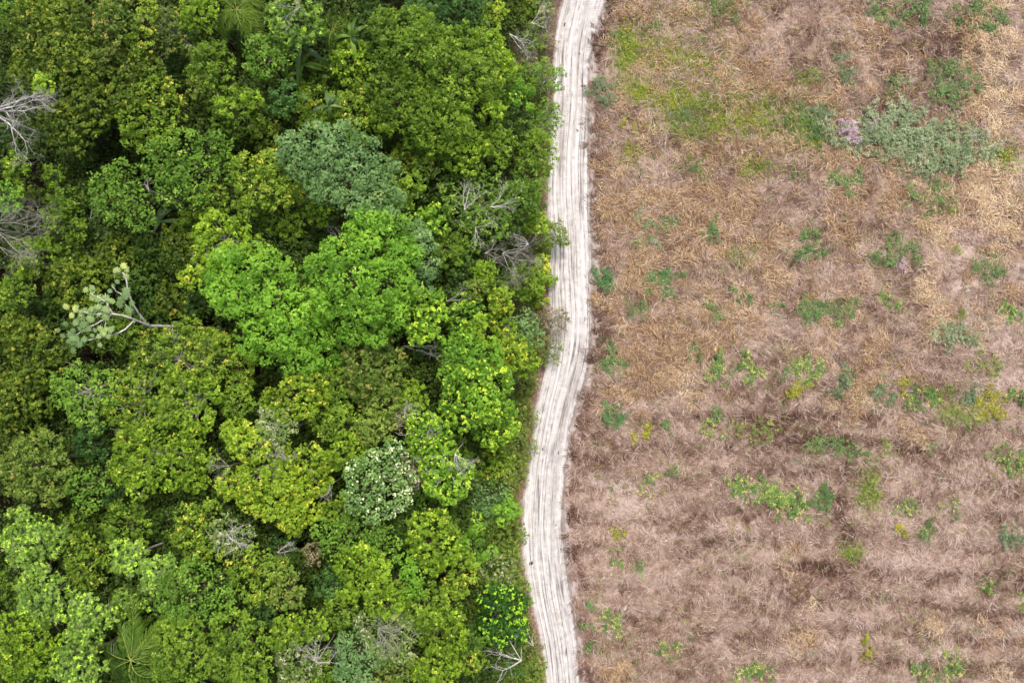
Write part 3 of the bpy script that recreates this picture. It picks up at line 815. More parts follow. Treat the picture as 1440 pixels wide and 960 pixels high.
    # --- left, second band
    t(20, 235, 22, 12, 'lime', 'bright yellow green crown right of the left edge, under the white bare tree', bias=-.1)
    t(2, 275, 24, 13, 'emerald', 'smooth bright green crown cut by the left edge')
    t(22, 190, 30, 8, 'dark', 'dark crown beneath the white bare tree')
    t(38, 278, 20, 8, 'olive', 'low olive crown above the lower grey bare tree', bias=.05)
    t(74, 248, 18, 10, 'lime', 'bright green tuft crown between two black gaps', bias=-.14)
    t(92, 285, 26, 10, 'mid', 'green clumpy crown left of the medium green dome', bias=.0)
    t(85, 325, 34, 10, 'mid', 'green clumpy crown right of the lower grey bare tree', [(70, 310, 18), (95, 305, 18), (105, 325, 16), (80, 335, 20), (90, 352, 14)], bias=.04)
    t(45, 362, 30, 10, 'lime', 'yellow green crown directly below the lower grey bare tree', [(30, 350, 16), (55, 352, 18), (45, 375, 15), (20, 372, 15)], bias=-.14, limbs=3)
    t(165, 272, 48, 14, 'fresh', 'soft green dome left of the larger soft green crown', [(145, 255, 22), (170, 245, 22), (150, 285, 22), (180, 275, 24), (190, 305, 20), (165, 300, 18), (135, 270, 14)], bias=-.02, dens=1.1)
    t(255, 232, 62, 15, 'fresh', 'large soft green crown left of the yellowish crown, with a hole', [(225, 215, 24), (260, 205, 26), (295, 205, 24), (310, 230, 18), (275, 240, 26), (240, 245, 18), (240, 270, 22), (270, 270, 18), (205, 235, 16)], bias=.0, dens=1.1)
    t(100, 392, 42, 10, 'olive', 'rounded olive crown above the pale leafed tree', bias=.05)
    t(162, 358, 36, 9, 'olive', 'dim olive crown below the dark paddle leaves', bias=.02)
    t(212, 348, 24, 9, 'dark', 'small dark green crown right of the dim olive one', bias=.06)
    t(250, 345, 36, 9, 'olive', 'dim olive crown left of the lime ring crown', bias=-.02)
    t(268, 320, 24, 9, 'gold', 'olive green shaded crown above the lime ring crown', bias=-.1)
    t(372, 258, 54, 14, 'gold', 'golden olive crown left of the grey green tree', [(345, 240, 24), (375, 232, 24), (400, 250, 22), (355, 265, 26), (385, 272, 22), (345, 285, 18), (410, 268, 12)], bias=.02, dens=1.1)
    t(300, 285, 28, 12, 'gold', 'shaded golden olive crown left of the larger golden one', bias=-.06)
    t(308, 335, 46, 14, 'lime', 'bright lime ring shaped crown above the left emerald crown', [(300, 312, 18), (330, 318, 16), (348, 340, 16), (285, 330, 16), (280, 350, 16), (320, 352, 14), (270, 370, 15), (300, 365, 14)], bias=.03, limbs=8, bark=BARK_G)
    t(268, 388, 18, 13, 'yellow', 'small yellowish crown at the left tip of the emerald crown', bias=.02)
    t(402, 300, 36, 10, 'mid', 'green crown in the shade below the golden olive one', bias=-.02)
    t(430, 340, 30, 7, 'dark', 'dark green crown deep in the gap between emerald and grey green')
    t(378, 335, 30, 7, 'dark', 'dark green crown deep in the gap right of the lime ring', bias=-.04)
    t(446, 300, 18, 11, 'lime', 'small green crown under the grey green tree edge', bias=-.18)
    # --- the landmark crowns
    t(472, 235, 88, 18, 'greygreen', 'large grey green cauliflower crown in the middle of the forest',
      [(410, 205, 26), (440, 198, 28), (478, 200, 30), (512, 215, 26), (430, 228, 28), (465, 235, 34), (500, 240, 30), (455, 258, 26), (535, 245, 26), (530, 275, 30), (500, 280, 26), (550, 275, 16), (520, 300, 22), (485, 262, 26)], dens=1.25, bias=.02, limbs=2)
    t(510, 385, 98, 19, 'emerald', 'largest bright emerald crown, right of its emerald twin',
      [(515, 320, 30), (545, 330, 30), (560, 365, 30), (525, 355, 34), (480, 365, 30), (450, 380, 28), (495, 395, 36), (535, 400, 36), (565, 400, 22), (470, 415, 28), (505, 432, 32), (545, 432, 26), (490, 458, 22), (520, 465, 18), (440, 400, 20)], dens=1.25, bias=.0)
    t(362, 420, 92, 18, 'emerald', 'bright emerald crown with knobbly edges, left of the largest one',
      [(305, 378, 26), (340, 372, 28), (375, 378, 26), (300, 405, 22), (325, 412, 28), (358, 405, 28), (392, 395, 24), (385, 425, 28), (355, 440, 24), (410, 440, 28), (375, 465, 26), (345, 480, 20), (365, 495, 18), (400, 475, 28), (435, 475, 24), (410, 505, 26), (440, 500, 20), (420, 522, 14), (430, 440, 22), (288, 392, 14)], dens=1.25, bias=.05)
    t(596, 362, 38, 15, 'greygreen', 'dull green crown hugging the right side of the emerald crown', [(580, 322, 18), (592, 345, 20), (600, 370, 20), (590, 395, 18), (605, 355, 14)], bias=.0)
    t(568, 268, 30, 13, 'mid', 'bright green crown right of the grey green tree', bias=.1)
    t(562, 226, 24, 9, 'olive', 'small shaded olive crown at the right shoulder of the grey green tree', bias=.02)
    t(600, 232, 24, 10, 'bronze', 'small greyish olive crown left of the white branched tree', bias=.0)
    t(606, 312, 24, 12, 'dotted', 'small crown dotted with yellow leaf tips beside the emerald crown', bias=.05)
    t(558, 300, 22, 13, 'fresh', 'small fresh green crown above the emerald crown', bias=.1)
    t(632, 350, 28, 10, 'mid', 'mid green crown between dotted crown and grey brush', bias=-.02)
    t(672, 288, 56, 11, 'branchy', 'open green crown with fans of whitish branches showing through', [(640, 265, 26), (680, 255, 26), (710, 280, 24), (650, 300, 28), (690, 310, 28), (665, 335, 20), (725, 262, 16)], bias=.02, dens=.85, limbs=19, bark=BARK_G)
    t(748, 245, 28, 7, 'fresh', 'green roadside tree just below the yellowish green one', bias=.0)
    t(728, 288, 34, 9, 'dark', 'dark green crown right of the white branched tree', bias=.1)
    t(745, 275, 20, 6, 'mid', 'small green roadside crown above the yellow one', bias=.05)
    t(756, 314, 17, 6, 'lime', 'small yellow green round crown at the forest edge', bias=.05)
    t(774, 330, 26, 4.5, 'bronze', 'twiggy olive bush reaching over the road edge', limbs=14, bark=BARK_G, bias=.08, cat='shrub', name='shrub')
    t(760, 385, 22, 5, 'yellow', 'yellow green hedge like strip of bush along the road', [(764, 348, 12), (766, 368, 12), (760, 386, 13), (752, 404, 13), (760, 420, 10)], bias=-.02, cat='shrub', name='shrub')
    t(775, 394, 8, 2.5, 'lime', 'tiny round green bush standing alone on the sandy road edge', bias=-.02, cat='shrub', name='shrub')
    t(655, 390, 30, 9, 'dark', 'dark green crown left of the lime clump', bias=.04)
    t(682, 382, 20, 10, 'lime', 'lime clump crown under the grey bare brush', bias=-.1)
    t(705, 425, 22, 10, 'yellow', 'yellow green dome below the grey bare brush', bias=-.08)
    t(670, 404, 16, 10, 'bronze', 'small pinkish olive crown left of the yellow green dome', bias=.1)
    t(690, 402, 20, 9, 'mid', 'small green crown between the pinkish one and the grey brush')
    t(738, 400, 26, 7, 'mid', 'green crown behind the yellow green strip of bush', bias=-.02)
    # --- left, third band
    t(60, 500, 48, 11, 'olive', 'hazy dark olive crown near the left edge below the rounded olive crown', [(40, 480, 26), (75, 490, 26), (60, 520, 26), (30, 510, 22)], bias=-.02)
    t(20, 470, 34, 10, 'olive', 'dark olive crown cut by the left edge, upper of two', bias=-.02)
    t(22, 560, 46, 10, 'olive', 'dark olive crown cut by the left edge, lower of two', bias=-.01)
    t(16, 410, 28, 11, 'mid', 'green crown cut by the left edge above the dark olive ones', bias=.05)
    t(65, 428, 22, 7, 'dark', 'small dark crown left of the pale leafed tree')
    t(115, 552, 48, 15, 'fresh', 'pale fresh green crown standing out near the left edge', [(88, 535, 18), (115, 528, 20), (140, 535, 18), (85, 555, 18), (112, 555, 22), (145, 558, 18), (115, 580, 18), (120, 600, 10), (75, 545, 12)], bias=.12, limbs=4, bark=BARK_G)
    t(175, 470, 30, 8, 'mid', 'green crown below the branches of the pale leafed tree', bias=-.06)
    t(205, 398, 46, 8, 'dark', 'dark green crown right of the pale leafed tree', bias=.0)
    t(240, 425, 30, 8, 'olive', 'dark brownish olive crown left of the emerald crown', bias=-.12)
    t(275, 428, 24, 7, 'blue', 'dark bluish crown tucked left of the emerald crown', bias=-.08)
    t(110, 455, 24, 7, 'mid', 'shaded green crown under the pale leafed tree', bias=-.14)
    t(240, 505, 52, 14, 'gold', 'yellow green open crown, upper left of the group with bare branches', [(215, 485, 24), (245, 480, 26), (275, 490, 22), (200, 510, 22), (235, 530, 20), (265, 520, 24)], bias=-.02, limbs=14, bark=BARK_G)
    t(190, 570, 52, 14, 'gold', 'yellow green open crown right of the pale fresh green one', [(175, 545, 24), (205, 555, 24), (165, 575, 22), (195, 590, 26), (225, 575, 20), (180, 610, 20)], bias=-.02, limbs=14, bark=BARK_G)
    t(265, 565, 50, 14, 'lime', 'yellow green open crown between two black gaps, left of the gold crown', [(250, 545, 24), (285, 550, 24), (240, 580, 22), (275, 590, 22), (262, 612, 18)], bias=-.12, limbs=12, bark=BARK_G)
    t(215, 640, 66, 14, 'lime', 'wide yellow green crown left of the golden crown', [(180, 625, 26), (215, 615, 28), (250, 630, 26), (165, 660, 24), (205, 655, 28), (240, 665, 26), (275, 650, 18), (190, 685, 20), (262, 680, 18)], bias=-.12, limbs=14, bark=BARK_G, dens=1.1)
    t(312, 500, 44, 13, 'gold', 'golden olive crown with orange tips below the emerald crown', [(290, 485, 22), (320, 490, 22), (335, 515, 20), (300, 515, 22), (330, 540, 18)], bias=.02, limbs=6)
    t(270, 470, 26, 12, 'gold', 'small golden green crown under the dark gap left of the emerald crown', bias=-.02)
    t(335, 565, 26, 12, 'mid', 'small green crown between the golden crown and the orange tipped one', bias=.06)
    t(410, 558, 46, 14, 'yellow', 'yellow green crown right below the tip of the emerald crown', [(385, 565, 20), (410, 552, 20), (435, 540, 20), (425, 570, 20), (400, 580, 16), (445, 560, 14)], bias=-.08, dens=1.1)
    t(475, 540, 36, 12, 'mid', 'mid green crown right of the yellow green one', bias=.04)
    t(522, 505, 50, 14, 'bronze', 'speckled olive green crown below the largest emerald crown', [(500, 490, 22), (530, 485, 24), (550, 505, 20), (510, 520, 26), (540, 530, 22), (500, 545, 18)], bias=.0, dens=1.1)
    t(540, 568, 36, 12, 'bronze', 'olive crown below the speckled olive green one', bias=.06)
    t(578, 560, 24, 11, 'lime', 'small lime crown above the white twigs', bias=-.14)
    t(597, 443, 38, 14, 'dotted', 'round yellow dotted crown at the lower right of the emerald crown', [(585, 425, 18), (608, 420, 16), (590, 448, 22), (612, 440, 16), (585, 468, 16), (602, 465, 14)], bias=.16, dens=1.15)
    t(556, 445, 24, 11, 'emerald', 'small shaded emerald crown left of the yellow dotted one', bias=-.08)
    t(652, 448, 34, 10, 'dotted', 'dark green glossy crown right of the yellow dotted one', bias=-.02)
    t(677, 462, 14, 12, 'lime', 'narrow lime crown edge left of a narrow black gap', [(674, 452, 9), (678, 466, 9), (682, 478, 8)], bias=-.06)
    t(662, 500, 44, 12, 'emerald', 'mid green crown above the glossy dotted crown', [(640, 490, 20), (665, 485, 22), (690, 495, 18), (655, 512, 22), (685, 512, 18)], bias=-.02, dens=1.1)
    t(640, 512, 26, 11, 'fresh', 'fresh green crown by the long white fallen branch', bias=.0)
    t(668, 552, 58, 13, 'dotted', 'large glossy crown dotted with bright leaf tips near the road', [(640, 535, 24), (670, 530, 26), (700, 540, 22), (640, 565, 24), (675, 565, 28), (700, 575, 20), (655, 585, 20)], bias=.06, dens=1.1)
    t(704, 460, 18, 9, 'yellow', 'small yellow green round crown right of the narrow black gap', bias=-.1)
    t(740, 468, 28, 7, 'greygreen', 'soft hazy green crown near the twiggy roadside bushes', bias=.0)
    t(716, 492, 26, 9, 'yellow', 'yellow green crown left of the soft hazy one', bias=-.04)
    t(736, 508, 24, 7, 'lime', 'lime green crown above the brown litter strip', bias=-.14)
    t(700, 512, 20, 8, 'gold', 'small golden green crown above the glossy dotted crown', bias=.02)
    t(776, 450, 26, 3.2, 'tan', 'twiggy greyish bush at the road edge right of the soft hazy crown', limbs=16, bark=BARK_G, cat='shrub', name='shrub', dens=.8)
    t(770, 490, 24, 2.6, 'scrub', 'thin olive bush at the road edge below the twiggy greyish one', cat='shrub', name='shrub', limbs=6, dens=.8)
    t(718, 525, 18, 5, 'silver', 'small silvery bush between golden crown and litter strip', cat='shrub', name='shrub', bark=BARK_G, limbs=6)
    t(740, 540, 16, 3, 'scrub', 'faint olive bush on the litter beside the glossy crown', cat='shrub', name='shrub')
    # --- left, fourth band
    t(48, 655, 54, 14, 'bronze', 'bronze tinted olive crown with reddish tips at the left edge', [(62, 628, 22), (35, 640, 22), (15, 655, 20), (50, 660, 24), (80, 655, 18), (70, 685, 20), (35, 685, 20), (10, 688, 16), (55, 705, 14)], bias=.04, dens=1.15)
    t(118, 685, 32, 13, 'fresh', 'emerald green rounded crown right of the bronze tinted one', bias=.02)
    t(128, 622, 28, 9, 'blue', 'dark blue green crown below the pale fresh green one', bias=-.02)
    t(160, 700, 18, 9, 'blue', 'small dark green crown right of the emerald rounded one')
    t(28, 600, 34, 8, 'olive', 'dim olive crown above the bronze tinted one', bias=-.04)
    t(38, 758, 46, 12, 'pale', 'pale tufted crown with star like leaves at the left edge', bias=.04, limbs=10, bark=BARK_G)
    t(106, 738, 22, 9, 'mid', 'small dull green crown right of the upper pale tufted one', bias=-.02)
    t(175, 742, 36, 11, 'mid', 'hazy moss green crown below the wide yellow green one', bias=.0)
    t(118, 790, 40, 11, 'gold', 'hazy yellow olive crown between two pale tufted crowns', bias=-.08)
    t(182, 785, 26, 13, 'pale', 'small pale tufted crown right of the hazy yellow olive one', bias=.06, limbs=4, bark=BARK_G)
    t(222, 808, 30, 13, 'pale', 'pale tufted crown left of the large cauliflower green crown', bias=.08, limbs=4, bark=BARK_G)
    t(228, 735, 26, 8, 'dark', 'dark green crown below the wide yellow green one')
    t(278, 752, 44, 13, 'gold', 'moss yellow crown left of the greyish twiggy crown', [(265, 730, 22), (290, 725, 20), (280, 755, 24), (255, 755, 16), (300, 770, 18), (270, 780, 16)], bias=.0)
    t(322, 752, 30, 13, 'silver', 'greyish twiggy crown below the golden crown', bias=.0, limbs=10, bark=BARK_W)
    t(60, 842, 42, 12, 'pale', 'pale tufted crown with bare twigs, the lower one near the left edge', bias=.02, limbs=12, bark=BARK_G)
    t(122, 872, 34, 12, 'pale', 'pale tufted crown above the small palm', bias=.04, limbs=8, bark=BARK_G)
    t(10, 820, 26, 9, 'mid', 'dull green crown cut by the left edge below the pale tufted one', bias=-.06)
    t(178, 850, 30, 9, 'pale', 'dull tufted crown above the large palm', bias=-.06, limbs=3)
    t(32, 905, 48, 13, 'lime', 'yellow green crown in the bottom left corner region', [(15, 885, 24), (45, 895, 24), (65, 910, 16), (25, 920, 26), (10, 945, 24), (50, 935, 20)], bias=-.14, limbs=4)
    t(40, 955, 30, 11, 'fresh', 'fresh green crown cut by the bottom edge near the left corner', bias=-.06)
    t(108, 935, 40, 12, 'pale', 'pale olive crown at the bottom edge left of the large palm', [(95, 915, 20), (120, 925, 18), (85, 940, 20), (115, 948, 22), (135, 940, 10)], bias=.0, limbs=5, bark=BARK_G)
    t(270, 835, 58, 15, 'fresh', 'upper cauliflower green crown right of the large palm', [(240, 820, 22), (275, 808, 24), (305, 825, 22), (230, 850, 20), (262, 848, 26), (300, 855, 24), (245, 875, 18)], bias=-.02, dens=1.15)
    t(255, 912, 56, 15, 'mid', 'lower cauliflower green crown right of the large palm', [(235, 895, 22), (265, 890, 24), (290, 910, 22), (240, 925, 24), (270, 935, 26), (225, 950, 22)], bias=.06, dens=1.15)
    t(340, 905, 56, 15, 'mid', 'broad mid green crown at the bottom left of centre', [(320, 880, 26), (350, 890, 24), (365, 915, 22), (325, 915, 28), (350, 945, 26), (310, 945, 22)], bias=.03, dens=1.15)
    t(362, 812, 50, 14, 'gold', 'olive yellow crown below the golden crown', [(335, 795, 22), (360, 790, 22), (385, 800, 20), (345, 820, 22), (375, 822, 22), (355, 840, 14)], bias=.0)
    t(404, 830, 28, 14, 'bronze', 'light olive crown right of the olive yellow one', [(400, 812, 15), (412, 828, 15), (396, 840, 16), (412, 845, 12)], bias=.1)
    t(395, 778, 26, 8, 'blue', 'dark green crown with a bare twig under the golden crown', limbs=6, bark=BARK_W)
    t(402, 888, 26, 13, 'lime', 'small lime crown right of the broad mid green one', bias=-.12)
    t(438, 880, 24, 13, 'lime', 'small lime crown above the grey bare sapling', bias=-.16)
    t(365, 865, 22, 10, 'blue', 'blue green crown between olive yellow and broad mid green crowns', bias=.04)
    t(420, 930, 38, 12, 'silver', 'dull silvery crown at the bottom edge left of the bare sapling', bias=.06, limbs=5)
    t(455, 945, 26, 11, 'mid', 'mid green crown at the bottom edge below the bare sapling')
    t(505, 925, 44, 13, 'greygreen', 'grey green crown at the bottom edge left of the tan twiggy crown', bias=.0)
    t(542, 892, 42, 13, 'silver', 'tan and grey twiggy crown near the bottom edge', [(520, 880, 20), (550, 872, 20), (570, 890, 18), (535, 905, 22), (560, 915, 20)], bias=.04, limbs=24, bark=BARK_G)
    t(560, 945, 36, 12, 'bronze', 'dull olive crown at the bottom edge under the tan twiggy one', bias=.02)
    t(375, 655, 86, 15, 'yellow', 'large golden yellow crown in the lower middle of the forest',
      [(325, 612, 22), (350, 625, 28), (380, 640, 28), (330, 680, 24), (310, 690, 18), (360, 675, 30), (395, 670, 30), (430, 650, 26), (440, 680, 22), (410, 700, 28), (375, 710, 28), (350, 705, 20), (400, 735, 24), (425, 728, 18), (395, 755, 14), (455, 655, 14)], bias=.02, dens=1.2, limbs=8, bark=BARK_G)
    t(384, 598, 30, 14, 'silver', 'greyish crown on the top side of the golden yellow crown', bias=.08, limbs=8, bark=BARK_W)
    t(478, 605, 36, 12, 'mid', 'green crown right of the golden yellow crown top', [(450, 592, 18), (480, 588, 20), (500, 600, 16), (465, 605, 16)], bias=.12)
    t(484, 638, 28, 13, 'lime', 'yellow green crown between golden and white flowered crowns', bias=-.12)
    t(524, 605, 28, 13, 'bronze', 'light olive crown above the white flowered one', bias=.12)
    t(528, 682, 54, 15, 'flower', 'grey green crown with white blossom on its right side', [(505, 668, 22), (530, 655, 22), (555, 650, 18), (565, 675, 18), (515, 690, 26), (545, 690, 26), (500, 705, 18), (530, 715, 22), (560, 705, 16), (550, 632, 12)], bias=.02, dens=1.2)
    t(478, 720, 28, 11, 'gold', 'mossy crown left of the white flowered crown', bias=.0)
    t(476, 760, 42, 13, 'fresh', 'green cauliflower crown below the mossy one', [(460, 748, 20), (490, 745, 22), (470, 772, 18), (500, 765, 18), (520, 750, 18)], bias=.0, dens=1.1)
    t(535, 765, 30, 12, 'fresh', 'small green crown below the white flowered one', bias=-.06)
    t(440, 778, 18, 9, 'tan', 'brownish dry crown beside a black gap under the golden crown', limbs=6)
    t(512, 802, 42, 14, 'lime', 'bright yellow green crown in the lower centre', [(485, 795, 18), (510, 785, 20), (530, 800, 18), (495, 820, 20), (520, 825, 18), (488, 842, 12)], bias=-.08, dens=1.1)
    t(542, 842, 36, 14, 'lime', 'smooth lime crown below the bright yellow green one', [(535, 822, 16), (555, 830, 14), (530, 845, 18), (548, 852, 18)], bias=-.14, dens=1.15)
    t(578, 812, 24, 13, 'emerald', 'narrow emerald crown right of the smooth lime one', [(575, 795, 12), (580, 812, 13), (578, 830, 12)], bias=.02)
    t(612, 762, 46, 14, 'lime', 'round yellow green cauliflower crown above right of the lime ones', [(590, 745, 20), (615, 738, 20), (635, 755, 16), (600, 768, 24), (625, 775, 20), (608, 795, 16), (580, 770, 12)], bias=-.14, dens=1.15)
    t(572, 745, 26, 10, 'dark', 'dark green crown below the blossom, left of the round yellow green one', bias=.04)
    t(602, 612, 38, 12, 'dotted', 'speckled green crown with grey twigs left of the brown gap', limbs=8, bark=BARK_W, bias=.08)
    t(628, 668, 44, 13, 'dotted', 'bright speckled crown right of the white flowered one', [(605, 660, 18), (630, 650, 20), (650, 665, 16), (615, 680, 20), (642, 682, 18), (630, 698, 14)], bias=.12, limbs=8, bark=BARK_W)
    t(610, 712, 32, 9, 'dark', 'dark green crown under the bright speckled one', bias=.06)
    t(575, 665, 26, 9, 'tan', 'grey brown twiggy crown right of the white blossom', limbs=10, bark=BARK_G, bias=-.04)
    t(560, 592, 18, 11, 'tan', 'brownish drooping crown above the white flowered one', limbs=6, bark=BARK_W, bias=-.1)
    t(700, 598, 34, 10, 'dotted', 'bright green speckled crown right of the brown gap', bias=.1)
    t(480, 862, 30, 12, 'mid', 'mid green crown between the smooth lime one and the bare sapling', bias=.04)
    t(465, 822, 24, 11, 'blue', 'dark bluish green crown left of the bright yellow green one', bias=.0)
    t(592, 855, 40, 12, 'mid', 'hazy green crown right of the smooth lime one', bias=.06)
    t(618, 888, 46, 13, 'lime', 'olive lime crown left of the crown with bright rosettes', [(600, 875, 20), (630, 870, 20), (645, 885, 16), (610, 900, 22), (635, 905, 18)], bias=-.2)
    t(612, 945, 32, 12, 'lime', 'lime crown at the bottom edge left of the white dead tree', bias=-.14)
    t(658, 930, 24, 8, 'gold', 'small olive crown at the bottom edge beside the white dead tree', bias=-.02)
    t(655, 905, 24, 8, 'dark', 'dark crown left of the crown with bright rosettes', bias=.04)
    t(646, 802, 30, 11, 'gold', 'smooth moss yellow crown right of the round yellow green one', [(648, 785, 16), (655, 805, 16), (640, 820, 16), (645, 835, 12), (665, 795, 10)], bias=.06, dens=1.2)
    t(665, 770, 26, 9, 'emerald', 'small emerald crown above the smooth moss yellow one', bias=-.08)
    t(628, 735, 20, 9, 'dark', 'small dark crown between speckled crown and forest edge scrub', bias=.02)
    t(703, 868, 44, 7, 'rosette', 'dark crown covered in bright lime leaf rosettes near the road', [(685, 845, 18), (705, 840, 18), (725, 850, 18), (690, 870, 20), (718, 875, 20), (730, 890, 14), (700, 895, 18), (680, 892, 14)], bias=-.02, dens=1.2)
    t(712, 718, 17, 6, 'emerald', 'small bright green crown close to the road bend', bias=.02)
    # edge scrub
    S = dict(cat='shrub', name='shrub', group='scrub along the forest edge')
    t(690, 650, 42, 4.5, 'gold', 'yellowish scrub thicket below the bright speckled crowns near the road', bias=-.02, **S)
    t(728, 625, 28, 3, 'scrub', 'thin olive scrub where the road widens at the left', bias=.02, **S)
    t(718, 662, 30, 3.2, 'scrub', 'thin olive scrub left of the narrow part of the road', bias=.04, **S)
    t(686, 700, 34, 5, 'greygreen', 'feathery grey green shrub left of the small bright green crown', bias=-.06, **S)
    t(672, 728, 26, 5, 'pale', 'pale feathery shrub below the feathery grey green one', bias=-.08, **S)
    t(708, 755, 32, 3.5, 'bronze', 'dull green scrub under the small bright green crown', bias=.06, **S)
    t(690, 795, 34, 4, 'silver', 'greyish green scrub above the rosette crown', bias=.0, **S)
    t(720, 800, 22, 2.6, 'scrub', 'low scrub between greyish scrub and the road', bias=.0, **S)
    t(730, 835, 20, 2.4, 'bronze', 'low brown tinged scrub right above the rosette crown', bias=.06, **S)
    t(700, 925, 38, 3.5, 'blue', 'green scrub under the white dead tree', bias=.06, **S)
    t(742, 915, 26, 2.2, 'scrub', 'olive scrub beside the road right of the white dead tree', bias=.0, **S)
    t(750, 945, 22, 2, 'bronze', 'low green scrub at the bottom edge touching the road', bias=.04, **S)
    t(738, 585, 20, 2.5, 'scrub', 'faint scrub at the road edge where ruts split off', bias=.0, **S)
    t(640, 632, 24, 6, 'mid', 'green shrub under the grey twigs left of the brown gap', bias=.02, **S)
    t(742, 90, 18, 3, 'tan', 'dry brown shrub between the bare brush and the first roadside tree', bias=.0, limbs=8, bark=BARK_G, **S)
    t(770, 60, 16, 2, 'tan', 'dry brown shrub at the road edge under the bare brush', bias=-.02, limbs=8, bark=BARK_G, **S)
    t(750, 8, 26, 4, 'gold', 'olive shrub at the top edge behind the bare brush', bias=.02, **S)

    # --- palms and paddle leaves
    palm(333, 14, 46, 11, 'feather leaved palm at the top edge right of the light yellow green crown', 12, seed=1, t0=.5)
    palm(348, 44, 36, 8, 'dark green palm just below the feather leaved one at the top edge', 11, mat=FROND_B, seed=2)
    palm(468, 42, 34, 9, 'olive fan of palm fronds near the top edge', 12, seed=3, t0=.38)
    palm(184, 928, 62, 11, 'large palm with yellow ribs near the bottom left', 13, seed=4, leaflet=.6, t0=.3)
    palm(118, 902, 34, 9, 'small yellow green palm left of the large palm', 10, seed=5, t0=.55)
    palm(192, 898, 36, 8, 'green palm partly under the large yellow ribbed palm', 10, seed=6, t0=.5)
    bigleaf(424, 66, 44, 10, 'blue green plant with long paddle leaves right of the feathery crown')
    bigleaf(426, 92, 34, 9, 'paddle leaved plant below the first blue green one', n=8, mat=FROND)
    bigleaf(494, 52, 32, 11, 'paddle leaved plant with a yellowish leaf near the top edge', n=8, mat=FROND)
    bigleaf(462, 150, 30, 11, 'paddle leaved plant just above the grey green crown', n=8)
    bigleaf(404, 108, 26, 8, 'small paddle leaved plant left of the vine tangle', n=7, mat=FROND)
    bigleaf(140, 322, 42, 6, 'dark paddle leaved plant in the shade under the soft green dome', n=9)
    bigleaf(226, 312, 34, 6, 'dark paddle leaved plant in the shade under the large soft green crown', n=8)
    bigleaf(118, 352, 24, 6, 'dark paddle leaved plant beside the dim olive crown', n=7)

    # --- dead trees
    dead_tree(12, 172, 66, 16, 'white bare tree reaching in from the left edge', lean=(-.7, .35), depth=5, n0=5, r0=.15, spread=.5)
    dead_tree(12, 320, 62, 14, 'lower grey bare tree at the left edge with dense fine twigs', lean=(-.8, .1), depth=5, n0=6, bark=BARK_G, r0=.09)
    dead_tree(408, 2, 30, 16, 'dark grey bare branches radiating at the top edge', lean=(0, 0), depth=2, n0=8, bark=BARK_G, r0=.06, spread=.25)
    dead_tree(728, 50, 34, 6, 'pale bare brush between gold shrub crown and road', depth=4, n0=6, r0=.06, spread=.6)
    dead_tree(760, 22, 34, 5, 'pale bare brush at the top edge beside the road', depth=4, n0=6, r0=.06, spread=.6)
    dead_tree(650, 272, 30, 12.3, 'white bare branch fan on the left of the open green crown', lean=(.1, -.8), depth=3, n0=3, r0=.07, spread=.35)
    dead_tree(702, 275, 28, 12.3, 'white bare branch fan on the right of the open green crown', lean=(-.5, -.6), depth=3, n0=3, r0=.06, spread=.35)
    dead_tree(680, 325, 22, 12, 'small white twigs at the bottom of the open green crown', lean=(-.6, .3), depth=3, n0=3, r0=.05, spread=.4)
    dead_tree(722, 362, 42, 10, 'dense grey bare brush right of the mid green crown', depth=5, n0=7, bark=BARK_G, r0=.07, spread=.6)
    dead_tree(690, 358, 22, 9.5, 'small grey bare crown left of the dense grey brush', depth=4, n0=6, bark=BARK_G, r0=.05, spread=.6)
    dead_tree(735, 340, 22, 8, 'small pale bare twigs above the dense grey brush', depth=4, n0=5, r0=.05)
    dead_tree(640, 415, 30, 10, 'bare curved branch over the dark glossy crown', depth=3, n0=2, r0=.07, lean=(-.5, -.3), bark=BARK_G)
    dead_tree(595, 492, 40, 10, 'long white bare limb lying towards the fresh green crown', depth=3, n0=2, r0=.1, lean=(-.8, .15), spread=.3)
    dead_tree(655, 592, 26, 5, 'brown grey tangle of twigs in the brown gap', depth=4, n0=6, bark=BARK_G, r0=.05)
    dead_tree(572, 580, 22, 11, 'pale bare twigs left of the speckled green crown', depth=3, n0=4, r0=.06)
    dead_tree(640, 648, 24, 13.5, 'white bare twigs on top of the bright speckled crown', depth=4, n0=5, r0=.05)
    dead_tree(585, 652, 24, 11, 'grey bare twigs right of the white blossom', depth=4, n0=5, r0=.04, bark=BARK_G)
    dead_tree(446, 925, 30, 14, 'grey bare sapling with forked twigs near the bottom edge', depth=4, n0=5, r0=.06)
    dead_tree(716, 928, 46, 6, 'white dead tree lying open beside the road at the bottom', depth=3, n0=6, r0=.09, spread=.4)
    dead_tree(742, 905, 26, 4, 'white bare branch between the white dead tree and the road', depth=2, n0=3, r0=.07, spread=.4)
    dead_tree(312, 660, 22, 13, 'grey bare twigs in the black gap left of the golden crown', depth=3, n0=5, r0=.05, bark=BARK_G)
    dead_tree(395, 642, 18, 16, 'grey bare twigs on the right of the golden crown', depth=3, n0=5, r0=.05, bark=BARK_G)
    dead_tree(330, 752, 26, 15, 'pale bare twigs above the greyish twiggy crown', depth=3, n0=4, r0=.05)
    dead_tree(398, 780, 22, 11, 'pale forked branch over the dark green crown', depth=3, n0=3, r0=.05, lean=(-.5, .1))
    dead_tree(85, 262, 24, 9, 'thin bare branch over the black gap near the left edge', depth=3, n0=3, r0=.05, bark=BARK_G)
    dead_tree(128, 300, 20, 9, 'thin bare upright twig left of the soft green dome', depth=2, n0=3, r0=.05, bark=BARK_G)
    dead_tree(465, 318, 22, 9, 'bare forked branch in the gap below the grey green crown', depth=2, n0=4, r0=.08, bark=BARK_G)
